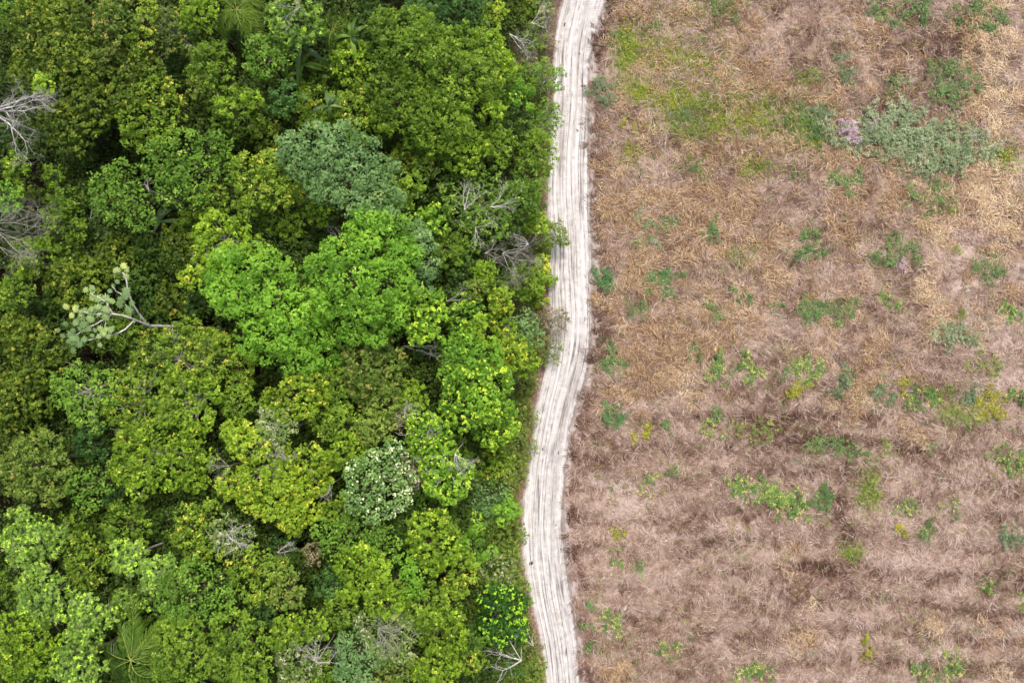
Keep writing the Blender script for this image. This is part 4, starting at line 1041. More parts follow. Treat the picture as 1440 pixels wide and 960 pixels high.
    dead_tree(205, 262, 14, 13, 'bare fork in the hole of the large soft green crown', depth=2, n0=3, r0=.08, bark=BARK_G)
    dead_tree(462, 690, 18, 12, 'grey drooping twigs left of the white flowered crown', depth=3, n0=4, r0=.05, bark=BARK_G)
    dead_tree(540, 895, 32, 14.5, 'tan bare twigs rising from the twiggy crown', depth=4, n0=6, r0=.05, bark=BARK_G)
    dead_tree(778, 465, 22, 3.6, 'pale bare twigs in the roadside bush', depth=3, n0=5, r0=.03)

    cecropia()


CEC = leaf_material('pale_lobed_leaf', [(0, (96, 124, 70)), (.4, (126, 154, 94)), (.72, (168, 190, 112)), (.84, (206, 212, 120))], trans=.2)


def lobed_leaf(V, Tt, c, R, rng, t):
    """palmate leaf of 9 lobes"""
    a0 = rng.uniform(0, 6.28); n = 9
    up = unit(np.array([rng.normal(0, .2), rng.normal(0, .2), 1.0]))
    for k in range(n):
        a = a0 + 2 * math.pi * k / n
        ax = np.array([math.cos(a), math.sin(a), -.12]); ax = unit(ax - up * (ax @ up) * .8)
        L = R * rng.uniform(.85, 1.1)
        v = leaf_quads(c[None], ax[None], up[None], np.array([L]), np.array([.24]))
        V.append(v); Tt.append(np.full(4, np.clip(t + rng.normal(0, .03), 0, 1)))


def cecropia():
    rng = np.random.default_rng(5)
    z0 = 16.0
    root = empty('pale_leafed_tree', tuple(at(212, 459, 0)[:2] * (CAM_H - z0) / CAM_H) + (0,))
    tag(root, 'open tree with white branches and pale lobed leaves near the left edge', 'tree', 'trees of the forest left of the road')
    o = np.array(root.location)
    P = lambda x, y, dz=0: at(x, y, z0 + dz) - o
    T = Tubes()
    T.add([(0, 0, -.2), (.2, .1, 6), P(212, 458, -3)], [.2, .16, .13], 7)
    link('trunk', T.mesh('trunk', BARK_W), root)
    B = Tubes()
    lines = [([(212, 458, -3), (200, 454, -1.5), (180, 445, -.5), (160, 441, 0), (148, 441, .3)], .13),
             ([(205, 454, -2), (192, 436, -.5), (183, 420, 0), (179, 405, .4), (178, 390, .8), (172, 383, 1)], .1),
             ([(188, 451, -1), (178, 462, 0), (165, 469, .2), (150, 473, .3), (135, 475, .4), (118, 479, .5)], .08),
             ([(159, 442, 0), (153, 432, .3), (149, 424, .5), (148, 412, .8)], .08), ([(159, 442, 0), (145, 450, .3), (133, 457, .5), (120, 462, .6), (108, 470, .8)], .08),
             ([(149, 440, .3), (148, 455, .4), (147, 466, .6)], .05), ([(150, 440, .3), (130, 443, .6), (118, 438, .8), (104, 438, 1)], .06),
             ([(178, 422, 0), (170, 413, .4), (162, 408, .7), (158, 402, .9)], .05), ([(184, 446, -.5), (184, 436, 0), (176, 428, .4)], .05), ([(150, 425, .5), (138, 418, .8), (126, 413, 1)], .05)]
    for pts, r in lines:
        pp = np.array([P(*q) for q in pts])
        s = np.linspace(0, 1, len(pts)); s2 = np.linspace(0, 1, 14)
        sm = np.stack([np.interp(s2, s, pp[:, k]) for k in range(3)], 1)
        sm[1:-1] = (sm[:-2] + sm[1:-1] * 2 + sm[2:]) / 4
        sm += rng.normal(0, .02, sm.shape)
        B.add(sm, np.linspace(r, r * .55, 14), 6)
    link('branches', B.mesh('branches', BARK_W), root)
    V = []; Tt = []
    cl = [(172, 384, 13, .8), (163, 388, 8, .7), (125, 411, 12, .8), (128, 402, 7, .6), (102, 438, 12, .9), (110, 434, 7, .7), (146, 416, 15, .55), (168, 415, 16, .3), (178, 428, 12, .3), (160, 404, 9, .3),
          (128, 440, 14, .35), (140, 445, 14, .6), (135, 434, 12, .6), (115, 452, 16, .2), (122, 460, 13, .2), (98, 472, 16, .3), (108, 480, 13, .3), (90, 476, 10, .35), (105, 462, 11, .25), (142, 466, 13, .65), (150, 470, 10, .7), (138, 470, 9, .5), (152, 422, 10, .65)]
    for x, y, r, t in cl:
        R = r / ppm(z0)
        for k in range(4):
            c = P(x + rng.normal(0, r * .5), y + rng.normal(0, r * .5), .6 + rng.uniform(-.2, .4))
            lobed_leaf(V, Tt, c, R * .46, rng, t * .88 + rng.normal(0, .05))
    V = np.concatenate(V); Tt = np.concatenate(Tt)
    link('crown', make_mesh('crown', V, np.arange(len(V)).reshape(-1, 4), CEC, attrs={'t': Tt}), root)


# ------------------------------------------------------------------ undergrowth (uncountable low leaf mass)
def undergrowth():
    rng = np.random.default_rng(3)
    n = 62000
    x = rng.uniform(-72, 8, n); y = rng.uniform(-50, 50, n)
    d = road_l(y) - x + 1.6 * (fbm(x * .5, y * .5, 101) - .5)
    keep = (d > .9) & (rng.random(n) < np.clip((d - .5) * .8, .05, 1))
    x = x[keep]; y = y[keep]; d = d[keep]
    H = np.clip(.4 + d * .6, 0, 7.5) * (.4 + 1.15 * fbm(x * .22, y * .22, 102))
    # gaps in the canopy have less below them
    s = (CAM_H - 5) / CAM_H
    hol = gmap(x / s, y / s, [(a, b, c * 1.1, e * 1.1, 1) for a, b, c, e in HOLES])
    kp = rng.random(len(x)) > np.clip(hol * 1.15, 0, .96)
    x, y, H, d = x[kp], y[kp], H[kp], d[kp]
    out = (x < -63) | (np.abs(y) > 42)
    H = np.where(out, H + 5.5 + 3 * fbm(x * .15, y * .15, 99), H)
    z = ground_h(x, y) + H * rng.uniform(.35, 1, len(x)) ** .6
    near = np.clip(1 - (d - 1) / 5, 0, 1)
    t0 = .30 + .4 * (fbm(x * .3, y * .3, 103) - .5) + .2 * near
    nl = 10
    i = np.repeat(np.arange(len(x)), nl)
    p = np.stack([x[i], y[i], z[i]], 1) + rng.normal(0, 1, (len(i), 3)) * np.array([.24, .24, .14])
    a = unit(rng.normal(0, 1, p.shape) * np.array([1, 1, .4]))
    nr = unit(np.array([0, 0, .9]) + rng.normal(0, .45, p.shape))
    L = rng.uniform(.2, .42, len(i)) * (1 - .35 * near[i])
    v = leaf_quads(p, a, nr, L, rng.uniform(.2, .42, len(i)))
    v[:, 2] = np.maximum(v[:, 2], .05)
    t = np.repeat(np.clip(t0[i] + rng.normal(0, .09, len(i)), 0, .78), 4)
    m = leaf_material('leaves_undergrowth', [(0, (34, 54, 12)), (.4, (78, 104, 26)), (.78, (128, 150, 50)), (.86, (156, 160, 76))], trans=.28, val=1.0)
    o = link('undergrowth', make_mesh('undergrowth', v, np.arange(len(v)).reshape(-1, 4), m, attrs={'t': t}))
    tag(o, 'dark green leafy undergrowth under and between the forest trees', kind='stuff')


def blades(x, y, ang, L, W, H, rng, curl=.5, z0=None):
    """arching grass blades: 3 stations, ribbon"""
    n = len(x)
    z0 = ground_h(x, y) if z0 is None else z0
    c0, s0 = np.cos(ang), np.sin(ang)
    a1 = ang + rng.normal(0, curl, n)
    c1, s1 = np.cos(a1), np.sin(a1)
    p0 = np.stack([x, y, z0], 1)
    p1 = p0 + np.stack([c0 * L * .5, s0 * L * .5, H], 1)
    p2 = p1 + np.stack([c1 * L * .5, s1 * L * .5, -H * rng.uniform(.2, .85, n)], 1)
    w0 = np.stack([-s0, c0, rng.normal(0, .35, n)], 1) * W[:, None]
    w1 = np.stack([-s1, c1, rng.normal(0, .35, n)], 1) * W[:, None]
    V = np.stack([p0 - w0 * .5, p0 + w0 * .5, p1 + w1, p1 - w1, p2 + w1 * .25, p2 - w1 * .25], 1).reshape(-1, 3)
    b = np.arange(n)[:, None] * 6
    F = np.concatenate([b + np.array([0, 1, 2, 3]), b + np.array([3, 2, 4, 5])], 1).reshape(-1, 4)
    return V, F


LOWWEED = [(1300, 195, 110, 34, .8), (1340, 110, 40, 40, .5), (1240, 215, 60, 20, .4), (1150, 170, 40, 18, .5), (1340, 20, 90, 22, .5), (1200, 540, 110, 20, .35), (1380, 560, 60, 40, .5), (1300, 560, 60, 20, .4), (1190, 630, 70, 20, .5),
           (1420, 650, 40, 25, .5), (1100, 695, 90, 20, .4), (1040, 610, 70, 22, .35), (1220, 690, 18, 40, .4), (1250, 355, 50, 25, .45), (1135, 345, 30, 26, .4), (1390, 380, 40, 20, .4), (1340, 470, 60, 16, .45), (1160, 440, 40, 18, .4),
           (1010, 520, 60, 25, .3), (930, 670, 40, 20, .25), (890, 60, 25, 60, .4), (980, 165, 80, 25, .4), (860, 510, 20, 30, .3), (860, 880, 25, 30, .3), (1310, 730, 60, 26, .35), (1430, 750, 25, 30, .4), (1180, 100, 14, 34, .5), (1310, 275, 30, 26, .5), (1320, 930, 50, 24, .3), (940, 910, 40, 20, .3), (1400, 815, 25, 25, .3), (1060, 945, 40, 14, .35)]


def swirl(x, y, f, seed):
    """direction field that turns around local whorls"""
    e = .35
    n = lambda a, b: fbm(a * f, b * f, seed, 3)
    gx = n(x + e, y) - n(x - e, y); gy = n(x, y + e) - n(x, y - e)
    return np.arctan2(gx, -gy)


def dry_grass():
    rng = np.random.default_rng(8)
    # fine mauve thatch combed in swirls: locks of a few strands share one direction and tone
    nl_ = 78000
    x = rng.uniform(6, 68, nl_); y = rng.uniform(-46, 46, nl_)
    wx = x + 3 * (fbm(x * .3, y * .3, 51) - .5); wy = y + 3 * (fbm(x * .3, y * .3, 61) - .5)
    green = np.clip(gmap(wx, wy, GREENM), 0, 1)
    fm = field_mask(x, y)
    bare = smooth(.50, .62, fbm(x * .45, y * .6, 33))
    k = (fm > rng.random(nl_) * .9 + .05) & (rng.random(nl_) < 1.0 - .6 * green - .75 * bare)
    x, y, wx, wy = x[k], y[k], wx[k], wy[k]; nl_ = len(x)
    pale = np.clip(gmap(wx, wy, PALEM), 0, 1); dark = np.clip(gmap(wx, wy, DARKM), 0, 1)
    ang0 = swirl(x, y, .28, 41) + rng.normal(0, .55, nl_)
    band = .5 + .5 * np.sin((y + .5 * np.sin(x * .13) + 3.2 * fbm(x * .07, y * .07, 9)) * 2 * np.pi / 3.6) * (.3 + 1.2 * smooth(.35, .6, fbm(x * .08, y * .2, 19)))
    t0 = .47 + .28 * pale - .36 * dark - .22 * smooth(1.6, .5, x - road_r(y)) + rng.normal(0, .18, nl_) + .65 * (fbm(x * .3, y * .55, 44) - .5) + .4 * (fbm(x * 1.1, y * 1.4, 45, 3) - .5) + (.06 + .20 * smooth(0, -10, y)) * (band - .5)
    m_ = 6
    i = np.repeat(np.arange(nl_), m_); n = len(i)
    ang = ang0[i] + rng.normal(0, .38, n)
    side = rng.normal(0, .18, n)
    bx = x[i] - np.sin(ang0[i]) * side + rng.normal(0, .05, n); by = y[i] + np.cos(ang0[i]) * side + rng.normal(0, .05, n)
    L = rng.uniform(.25, 1.15, n); W = rng.uniform(.009, .024, n); H = rng.uniform(.05, .28, n)
    V, F = blades(bx, by, ang, L, W, H, rng, .3)
    m = leaf_material('dry_thatch', [(0, (88, 60, 46)), (.35, (146, 116, 97)), (.65, (194, 168, 149)), (1, (230, 211, 196))], trans=.12, rough=.8, spec=.15)
    t = np.clip(t0[i] + rng.normal(0, .09, n), 0, 1)
    o = link('dry_grass', make_mesh('dry_grass', V, F, m, attrs={'t': np.repeat(t, 6)}))
    tag(o, 'fine mauve brown dead grass lying combed over the field', kind='stuff')
    # scattered longer bleached stalks lying on top
    n = 22000
    x = rng.uniform(6, 68, n); y = rng.uniform(-46, 46, n)
    k = (field_mask(x, y) > .9) & (rng.random(n) < .25 + 1.2 * smooth(.45, .62, fbm(x * .5, y * .5, 500)))
    x, y = x[k], y[k]; n = len(x)
    V2, F2 = blades(x, y, swirl(x, y, .28, 41) + rng.normal(0, 1.0, n), rng.uniform(.7, 2.2, n), rng.uniform(.010, .022, n), rng.uniform(.15, .4, n), rng, .5)
    o = link('bleached_stalks', make_mesh('bleached_stalks', V2, F2, m, attrs={'t': np.repeat(np.clip(rng.normal(.85, .2, n), 0, 1), 6)}))
    tag(o, 'long bleached stalks strewn loosely over the dead grass', kind='stuff')
    # tan straw tussocks: long arching leaves combed outwards from clump centres
    nc = 7600
    cx = rng.uniform(9, 66, nc); cy = rng.uniform(-44, 44, nc)
    wx = cx + 2.5 * (fbm(cx * .35, cy * .35, 151) - .5); wy = cy + 2.5 * (fbm(cx * .35, cy * .35, 161) - .5)
    s = np.clip(gmap(wx, wy, STRAW) + .8 * gmap(wx, wy, PALESTRAW), 0, 1.3) * (.12 + 1.6 * smooth(.42, .56, fbm(cx * .26, cy * .26, 52))) * (1 - .85 * np.clip(gmap(wx, wy, GREENM), 0, 1)) * (1 - .8 * np.clip(gmap(cx, cy, PALEM), 0, 1))
    k = (rng.random(nc) < s * .95) & (field_mask(cx, cy) > .9)
    cx, cy, s = cx[k], cy[k], s[k]
    wx2, wy2 = cx, cy
    nb = 30
    i = np.repeat(np.arange(len(cx)), nb)
    flow = swirl(cx, cy, .2, 53) + rng.normal(0, .25, len(cx))
    ang = flow[i] + rng.normal(0, .75, len(i))
    bx = cx[i] + rng.normal(0, .30, len(i)); by = cy[i] + rng.normal(0, .30, len(i))
    L = rng.uniform(.45, 1.5, len(i)); W = rng.uniform(.014, .036, len(i)); H = rng.uniform(.12, .45, len(i))
    t = .5 + rng.normal(0, .15, len(i)) + rng.normal(0, .14, len(cx))[i] + .38 * np.clip(gmap(wx2, wy2, PALESTRAW), 0, 1)[i]
    V, F = blades(bx, by, ang, L, W, H, rng, .4)
    m = leaf_material('tan_straw', [(0, (110, 82, 56)), (.35, (168, 135, 100)), (.65, (213, 184, 146)), (1, (242, 223, 188))], trans=.15, rough=.7, spec=.2)
    o = link('straw_tussocks', make_mesh('straw_tussocks', V, F, m, attrs={'t': np.repeat(np.clip(t, 0, 1), 6)}))
    tag(o, 'tan straw tussocks in tangled swathes across the field', kind='stuff')
    # green grass
    n = 170000
    x = rng.uniform(9, 66, n); y = rng.uniform(-44, 44, n)
    wx = x + 2 * (fbm(x * .5, y * .5, 251) - .5); wy = y + 2 * (fbm(x * .5, y * .5, 261) - .5)
    g = np.clip(gmap(wx, wy, GREENM), 0, 1) * (.75 + 1.3 * fbm(x * .5, y * .5, 262)) + .02 * (fbm(x * .4, y * .4, 263) > .62)
    k = (rng.random(n) < g) & (field_mask(x, y) > .9)
    x, y = x[k], y[k]; n = len(x)
    ang = 2 * np.pi * 2 * fbm(x * .2, y * .2, 264, 2) + rng.normal(0, .9, n)
    V, F = blades(x, y, ang, rng.uniform(.3, .9, n), rng.uniform(.016, .036, n), rng.uniform(.18, .5, n), rng)
    m = leaf_material('green_grass', [(0, (70, 106, 26)), (.4, (124, 156, 40)), (.7, (174, 184, 58)), (1, (206, 198, 92))], trans=.3, val=1.2)
    t = .45 + .7 * (fbm(x * .35, y * .35, 265) - .5) + rng.normal(0, .15, n)
    o = link('green_grass', make_mesh('green_grass', V, F, m, attrs={'t': np.repeat(np.clip(t, 0, 1), 6)}))
    tag(o, 'yellow green living grass growing through the dry field', kind='stuff')
    # soft grass on the forest side verge
    n = 60000
    y = rng.uniform(-44, 44, n); dl = .25 + rng.gamma(2.0, 1.1, n); x = road_l(y) - dl
    k = (rng.random(n) < (.25 + .75 * smooth(-4, -14, y)) * (.25 + 1.3 * smooth(.4, .6, fbm(x * .4, y * .4, 411))))
    x, y = x[k], y[k]; n = len(x)
    V, F = blades(x, y, rng.uniform(0, 6.28, n), rng.uniform(.25, .8, n), rng.uniform(.012, .028, n), rng.uniform(.2, .7, n), rng)
    t = .5 + .7 * (fbm(x * .5, y * .5, 412) - .5) + rng.normal(0, .16, n)
    m2 = leaf_material('verge_grass', [(0, (72, 92, 36)), (.4, (116, 136, 54)), (.7, (154, 166, 80)), (1, (186, 176, 120))], trans=.3, val=1.1)
    o = link('verge_grass', make_mesh('verge_grass', V, F, m2, attrs={'t': np.repeat(np.clip(t, 0, 1), 6)}))
    tag(o, 'soft olive grass between the forest scrub and the road', kind='stuff')
    # forest edge litter twigs and dry grass
    n = 36000
    y = rng.uniform(-44, 44, n); dl = rng.exponential(1.0, n); x = road_l(y) - dl - .1 + .6 * (fbm(y * .7, y * 0, 300) - .3)
    ang = rng.uniform(0, 6.28, n)
    V, F = blades(x, y, ang, rng.uniform(.15, .6, n), rng.uniform(.01, .02, n), rng.uniform(.02, .15, n), rng)
    m = leaf_material('edge_litter', [(0, (92, 64, 52)), (.4, (150, 116, 98)), (.7, (188, 158, 140)), (1, (214, 196, 180))], trans=.1, rough=.8, spec=.1)
    o = link('edge_litter', make_mesh('edge_litter', V, F, m, attrs={'t': np.repeat(np.clip(rng.normal(.45, .2, n), 0, 1), 6)}))
    tag(o, 'brown twigs and dead grass littering the strip between road and forest', kind='stuff')
    # tiny seedlings
    n = 9500
    x = rng.uniform(9, 64, n); y = rng.uniform(-42, 42, n)
    k = (rng.random(n) < .06 + .35 * smooth(.52, .72, fbm(x * .2, y * .3, 270)) + gmap(x, y, LOWWEED)) & (field_mask(x, y) > .9)
    x, y = x[k], y[k]
    i = np.repeat(np.arange(len(x)), 26)
    sz = rng.uniform(.12, .42, len(x))
    p = np.stack([x[i], y[i], ground_h(x, y)[i] + .15], 1) + rng.normal(0, 1, (len(i), 3)) * np.stack([sz[i], sz[i], sz[i] * .3], 1)
    a = unit(rng.normal(0, 1, p.shape) * np.array([1, 1, .4])); nr = unit(np.array([0, 0, .9]) + rng.normal(0, .4, p.shape))
    v = leaf_quads(p, a, nr, rng.uniform(.07, .16, len(i)), rng.uniform(.2, .4, len(i)))
    tt = np.clip(rng.uniform(.15, .8, len(x))[i] + rng.normal(0, .08, len(i)), 0, 1)
    m = leaf_material('seedlings', [(0, (78, 108, 60)), (.4, (114, 138, 74)), (.7, (156, 168, 80)), (1, (198, 192, 100))], trans=.25, val=1.1)
    o = link('seedlings', make_mesh('seedlings', v, np.arange(len(v)).reshape(-1, 4), m, attrs={'t': np.repeat(tt, 4)}))
    tag(o, 'scattered tiny green seedlings coming up through the dead grass', kind='stuff')


WEED = {
    'green':  leaf_material('weed_green', [(0, (58, 92, 40)), (.4, (96, 134, 58)), (.75, (134, 164, 80)), (1, (176, 190, 100))], trans=.3, sat=.84, val=1.2),
    'blue':   leaf_material('weed_blue', [(0, (70, 98, 58)), (.4, (104, 132, 82)), (.75, (136, 158, 106)), (1, (166, 178, 126))], trans=.3, sat=.84, val=1.25),
    'emerald': leaf_material('weed_emerald', [(0, (44, 92, 40)), (.4, (78, 132, 58)), (.75, (116, 162, 76)), (1, (154, 180, 86))], trans=.3, sat=.84, val=1.2),
    'leafy':  leaf_material('weed_leafy', [(0, (52, 94, 36)), (.4, (94, 142, 52)), (.7, (140, 172, 64)), (.86, (212, 208, 84)), (1, (226, 216, 120))], trans=.3, sat=.84, val=1.2),
    'yellow': leaf_material('weed_yellow', [(0, (118, 130, 40)), (.4, (164, 168, 52)), (.75, (206, 200, 76)), (1, (234, 222, 130))], trans=.28),
    'moss':   leaf_material('weed_moss', [(0, (88, 110, 28)), (.4, (128, 148, 44)), (.75, (164, 176, 60)), (1, (190, 190, 90))], trans=.3, sat=.84, val=1.2),
    'grey':   leaf_material('weed_grey', [(0, (84, 104, 66)), (.4, (128, 146, 100)), (.75, (168, 180, 136)), (1, (200, 194, 176))], trans=.3, val=1.4, sat=.9),
    'mauve':  leaf_material('weed_mauve', [(0, (140, 116, 124)), (.4, (180, 156, 164)), (.75, (206, 186, 192)), (1, (226, 212, 214))], trans=.2, val=1.3),
    'straw':  leaf_material('weed_straw', [(0, (158, 134, 104)), (.4, (196, 172, 140)), (.75, (220, 202, 172)), (1, (236, 224, 198))], trans=.2, val=1.05),
}


def weed(px, py, r, kind, label, cl=None, cat='weed', name='weed_clump', h=.55, dens=1.0, leaf=.165, group='weeds dotted over the dry field'):
    rng = np.random.default_rng(int(px * 11 + py * 17 + r))
    c = at(px, py, 0); R = r / 12.0
    gz = float(ground_h(np.array([c[0]]), np.array([c[1]]))[0])
    cl = cl or [(px, py, r)]
    V = []; Tt = []
    for lx, ly, lr in cl:
        q = at(lx, ly, 0) - c; rr = lr / 12.0
        n = max(12, int(30 * dens * rr * rr))
        ns = max(4, int(5.5 * rr * rr) + 3)        # stems: little plants making up the clump
        sp = rng.normal(0, .66, (ns, 2)) * rr; sp *= np.minimum(1, rr * 1.35 / (np.linalg.norm(sp, axis=1, keepdims=True) + 1e-6))
        k = rng.integers(0, ns, n * 2)
        tt = sp[k] + rng.normal(0, .21, (len(k), 2)) * min(1.4, rr + .3)
        hh = h * (.5 + .5 * rng.random(ns))[k] * rng.uniform(.5, 1.0, len(k))
        ti = (rng.normal(0, .1, ns))[k]
        m = 9
        i = np.repeat(np.arange(len(k)), m)
        p = np.stack([q[0] + tt[i, 0], q[1] + tt[i, 1], hh[i]], 1)
        th = rng.uniform(0, 6.28, len(i))
        a = unit(np.stack([np.cos(th), np.sin(th), rng.normal(.1, .3, len(i))], 1))
        nr = unit(np.array([0, 0, .9]) + rng.normal(0, .4, p.shape))
        L = leaf * rng.uniform(.6, 1.25, len(i))
        V.append(leaf_quads(p + a * (.10 * rng.random(len(i)))[:, None], a, nr, L, rng.uniform(.2, .34, len(i))))
        base = .5 + 1.3 * ti[i] + rng.normal(0, .16, len(i))
        if kind == 'leafy':
            base = np.where((rng.random(len(k)) < .16)[i], .9, np.clip(base, 0, .76))
        Tt.append(np.repeat(np.clip(base, 0, 1), 4))
        # stems
        s = np.concatenate([sp, sp], 1)
        W = .012
        st = []
        for j in range(ns):
            b0 = np.array([q[0] + sp[j, 0], q[1] + sp[j, 1], -.05]); b1 = b0 + np.array([rng.normal(0, .08), rng.normal(0, .08), h * .8])
            st.append(np.array([b0 + [W, 0, 0], b0 - [W, 0, 0], b1 - [W, 0, 0], b1 + [W, 0, 0]]))
            # creeping stem that joins the plant to the middle of the clump
            g0 = np.array([0, 0, .0]); g1 = b0 + [0, 0, .06]; w_ = np.array([-(g1 - g0)[1], (g1 - g0)[0], 0]); w_ = w_ / (np.linalg.norm(w_) + 1e-6) * .01
            st.append(np.array([g0 + w_, g0 - w_, g1 - w_, g1 + w_]))
        for j in range(len(k)):      # stalk of every leaf tuft
            b0 = np.array([q[0] + sp[k[j], 0], q[1] + sp[k[j], 1], 0.]); b1 = np.array([q[0] + tt[j, 0], q[1] + tt[j, 1], hh[j]])
            st.append(np.array([b0 + [.006, 0, 0], b0 - [.006, 0, 0], b1 - [.005, .004, 0], b1 + [.005, .004, 0]]))
        V.append(np.concatenate(st)); Tt.append(np.full(4 * len(st), .3))
    V = np.concatenate(V); Tt = np.concatenate(Tt)
    V[:, 2] = np.maximum(V[:, 2], -.05)
    o = link(name, make_mesh(name, V, np.arange(len(V)).reshape(-1, 4), WEED[kind], attrs={'t': Tt}), None, (c[0], c[1], gz))
    tag(o, label, cat, group)
    return o


def weeds():
    w = weed
    w(1243, 16, 20, 'green', 'leftmost green weed clump at the top edge right of centre')
    w(1288, 12, 22, 'green', 'round green weed clump at the top edge, middle one', dens=1.3)
    w(1340, 24, 14, 'green', 'thin green weed clump just left of the top right one', dens=.6)
    w(1384, 28, 24, 'green', 'green weed clump at the top right beside pale straw', [(1372, 22, 16), (1395, 30, 15), (1386, 46, 8)], dens=1.2)
    w(1257, 38, 9, 'green', 'small weed under the leftmost top green clump')
    w(1020, 10, 20, 'green', 'thin green weeds at the top edge near the centre of the field', dens=.6, leaf=.13)
    w(1345, 110, 34, 'green', 'olive leafy weeds above the big grey green thicket', [(1320, 98, 16), (1345, 100, 14), (1320, 115, 12), (1352, 122, 16), (1340, 138, 18), (1366, 112, 12), (1318, 138, 14)], dens=.7)
    w(1255, 116, 12, 'green', 'green weed left of the olive leafy weeds')
    w(1272, 122, 9, 'grey', 'dull small weed beside the green one above the thicket', dens=.7)
    w(1186, 102, 18, 'blue', 'blue green weed patch above left of the big thicket', [(1184, 92, 12), (1188, 112, 13), (1182, 76, 7)], dens=.7)
    w(1142, 106, 14, 'moss', 'faint olive grass tuft above the dark green grass', dens=.7, leaf=.12)
    w(1288, 198, 98, 'grey', 'large sprawling grey green thicket in the upper right of the field', [(1215, 190, 22), (1240, 175, 24), (1245, 200, 24), (1275, 180, 26), (1280, 208, 26), (1310, 190, 26), (1315, 215, 28), (1345, 200, 24), (1350, 222, 20), (1370, 205, 18), (1225, 165, 16), (1260, 162, 16), (1300, 228, 20), (1330, 235, 16), (1200, 205, 12), (1170, 178, 13), (1178, 196, 11), (1395, 215, 12)], dens=1.1, h=1.1, cat='shrub', name='shrub_thicket')
    w(1152, 162, 22, 'blue', 'blue green weed clump left of the mauve flowering one', [(1140, 160, 14), (1160, 166, 14), (1128, 158, 9)], dens=1.2)
    w(1191, 186, 14, 'mauve', 'mauve flowering clump at the left end of the large thicket', [(1188, 176, 8), (1192, 188, 9), (1197, 200, 7)], dens=2.6, h=1.2, leaf=.13)
    w(1222, 172, 14, 'mauve', 'faint lilac haze of flowers on the upper left of the large thicket', dens=.7, h=1.2, leaf=.1)
    w(1374, 192, 13, 'mauve', 'faint lilac haze of flowers at the right end of the large thicket', dens=.7, h=1.2, leaf=.1)
    w(1135, 182, 24, 'green', 'dark grassy green clump left of the mauve flowers', dens=1.3, leaf=.12)
    w(1412, 214, 20, 'yellow', 'yellow grassy weeds right of the large thicket', [(1405, 216, 12), (1422, 208, 10), (1415, 225, 8)], leaf=.12, dens=.9)
    w(1312, 278, 30, 'green', 'green weeds just below the large thicket', [(1318, 265, 14), (1328, 275, 12), (1310, 295, 14), (1282, 278, 14)], dens=.9)
    w(1340, 294, 6, 'moss', 'tiny lime tuft below the thicket', dens=2)
    w(1186, 252, 22, 'green', 'light green weeds under the left end of the thicket', [(1170, 250, 12), (1190, 262, 14), (1198, 250, 10), (1194, 272, 8)], dens=.9)
    w(1120, 244, 10, 'green', 'small green weed left of the light green ones', dens=.8)
    w(846, 122, 20, 'blue', 'blue green weed reaching onto the right edge of the road', [(834, 124, 10), (846, 114, 7), (856, 128, 10), (848, 142, 8)], dens=1.3, h=.6)
    w(896, 180, 14, 'yellow', 'yellowish tuft beside the upper part of the road', [(880, 170, 8), (897, 184, 9)], leaf=.12, dens=.8)
    w(870, 52, 12, 'green', 'faint green tuft near the top of the road', dens=.5)
    w(912, 40, 9, 'green', 'small green tuft in the upper left of the field', dens=.6)
    w(962, 163, 20, 'blue', 'bluish green grass clump left of the bright green grass', dens=.9, leaf=.12)
    w(1050, 239, 9, 'moss', 'bright grass tuft under the green grass patch', dens=1.3, leaf=.11)
    w(975, 238, 8, 'green', 'small green tuft below the bluish grass clump', dens=.9)
    w(932, 317, 13, 'emerald', 'emerald weed clump, upper of two in the left half of the field', dens=1.5)
    w(896, 304, 16, 'grey', 'greyish weed clump left of the upper emerald one', dens=.8)
    w(999, 322, 14, 'emerald', 'pale emerald weed right of the upper emerald clump', dens=.8)
    w(850, 392, 16, 'emerald', 'round bright emerald weed clump touching the road verge', [(848, 390, 12), (856, 398, 9), (840, 388, 7)], dens=1.5)
    w(926, 397, 19, 'emerald', 'dark emerald weed clump right of the one on the road verge', [(920, 392, 11), (932, 400, 12), (938, 392, 8), (915, 410, 5)], dens=1.7)
    w(952, 388, 8, 'green', 'small tuft right of the dark emerald clump', dens=.8)
    w(896, 432, 13, 'green', 'green weed below left of the dark emerald clump', dens=.9)
    w(904, 340, 9, 'green', 'faint green weed between emerald clumps', dens=.8)
    w(920, 345, 8, 'grey', 'faint grey weed between the emerald clumps', dens=.8)
    w(1046, 420, 9, 'emerald', 'small emerald weed in front of a tan straw tussock', dens=1.2)
    w(1030, 410, 9, 'green', 'small green weed above the small emerald one', dens=.9)
    w(1003, 436, 12, 'green', 'upright green tuft left of the small emerald one', [(1000, 430, 7), (1008, 440, 7)], dens=.9)
    w(1093, 434, 6, 'green', 'tiny green weed on the bare mauve patch')
    w(862, 505, 24, 'green', 'green weed clump beside the road bend', [(856, 482, 8), (862, 500, 9), (872, 505, 8), (862, 516, 12), (850, 515, 8)], dens=1.1)
    w(980, 490, 14, 'green', 'tall narrow green weed in the middle of the field', [(980, 484, 8), (976, 500, 8)], dens=1.0)
    w(1008, 520, 24, 'leafy', 'leafy weed clump left of the yellow flecked one', [(1012, 495, 8), (1008, 510, 10), (1012, 528, 12), (1000, 522, 9)], dens=1.1)
    w(1052, 518, 22, 'leafy', 'yellow flecked leafy weed in the middle of the field', [(1046, 500, 9), (1052, 516, 11), (1062, 524, 9), (1050, 532, 8)], dens=1.1)
    w(1133, 518, 24, 'leafy', 'large leafy green weed above pale yellow leaves', [(1125, 510, 12), (1140, 516, 13), (1130, 528, 10), (1147, 524, 8)], dens=1.4)
    w(1125, 546, 14, 'yellow', 'pale yellow leafed weed below the large leafy one', dens=1.6)
    w(1099, 526, 8, 'green', 'small green weed left of the large leafy one')
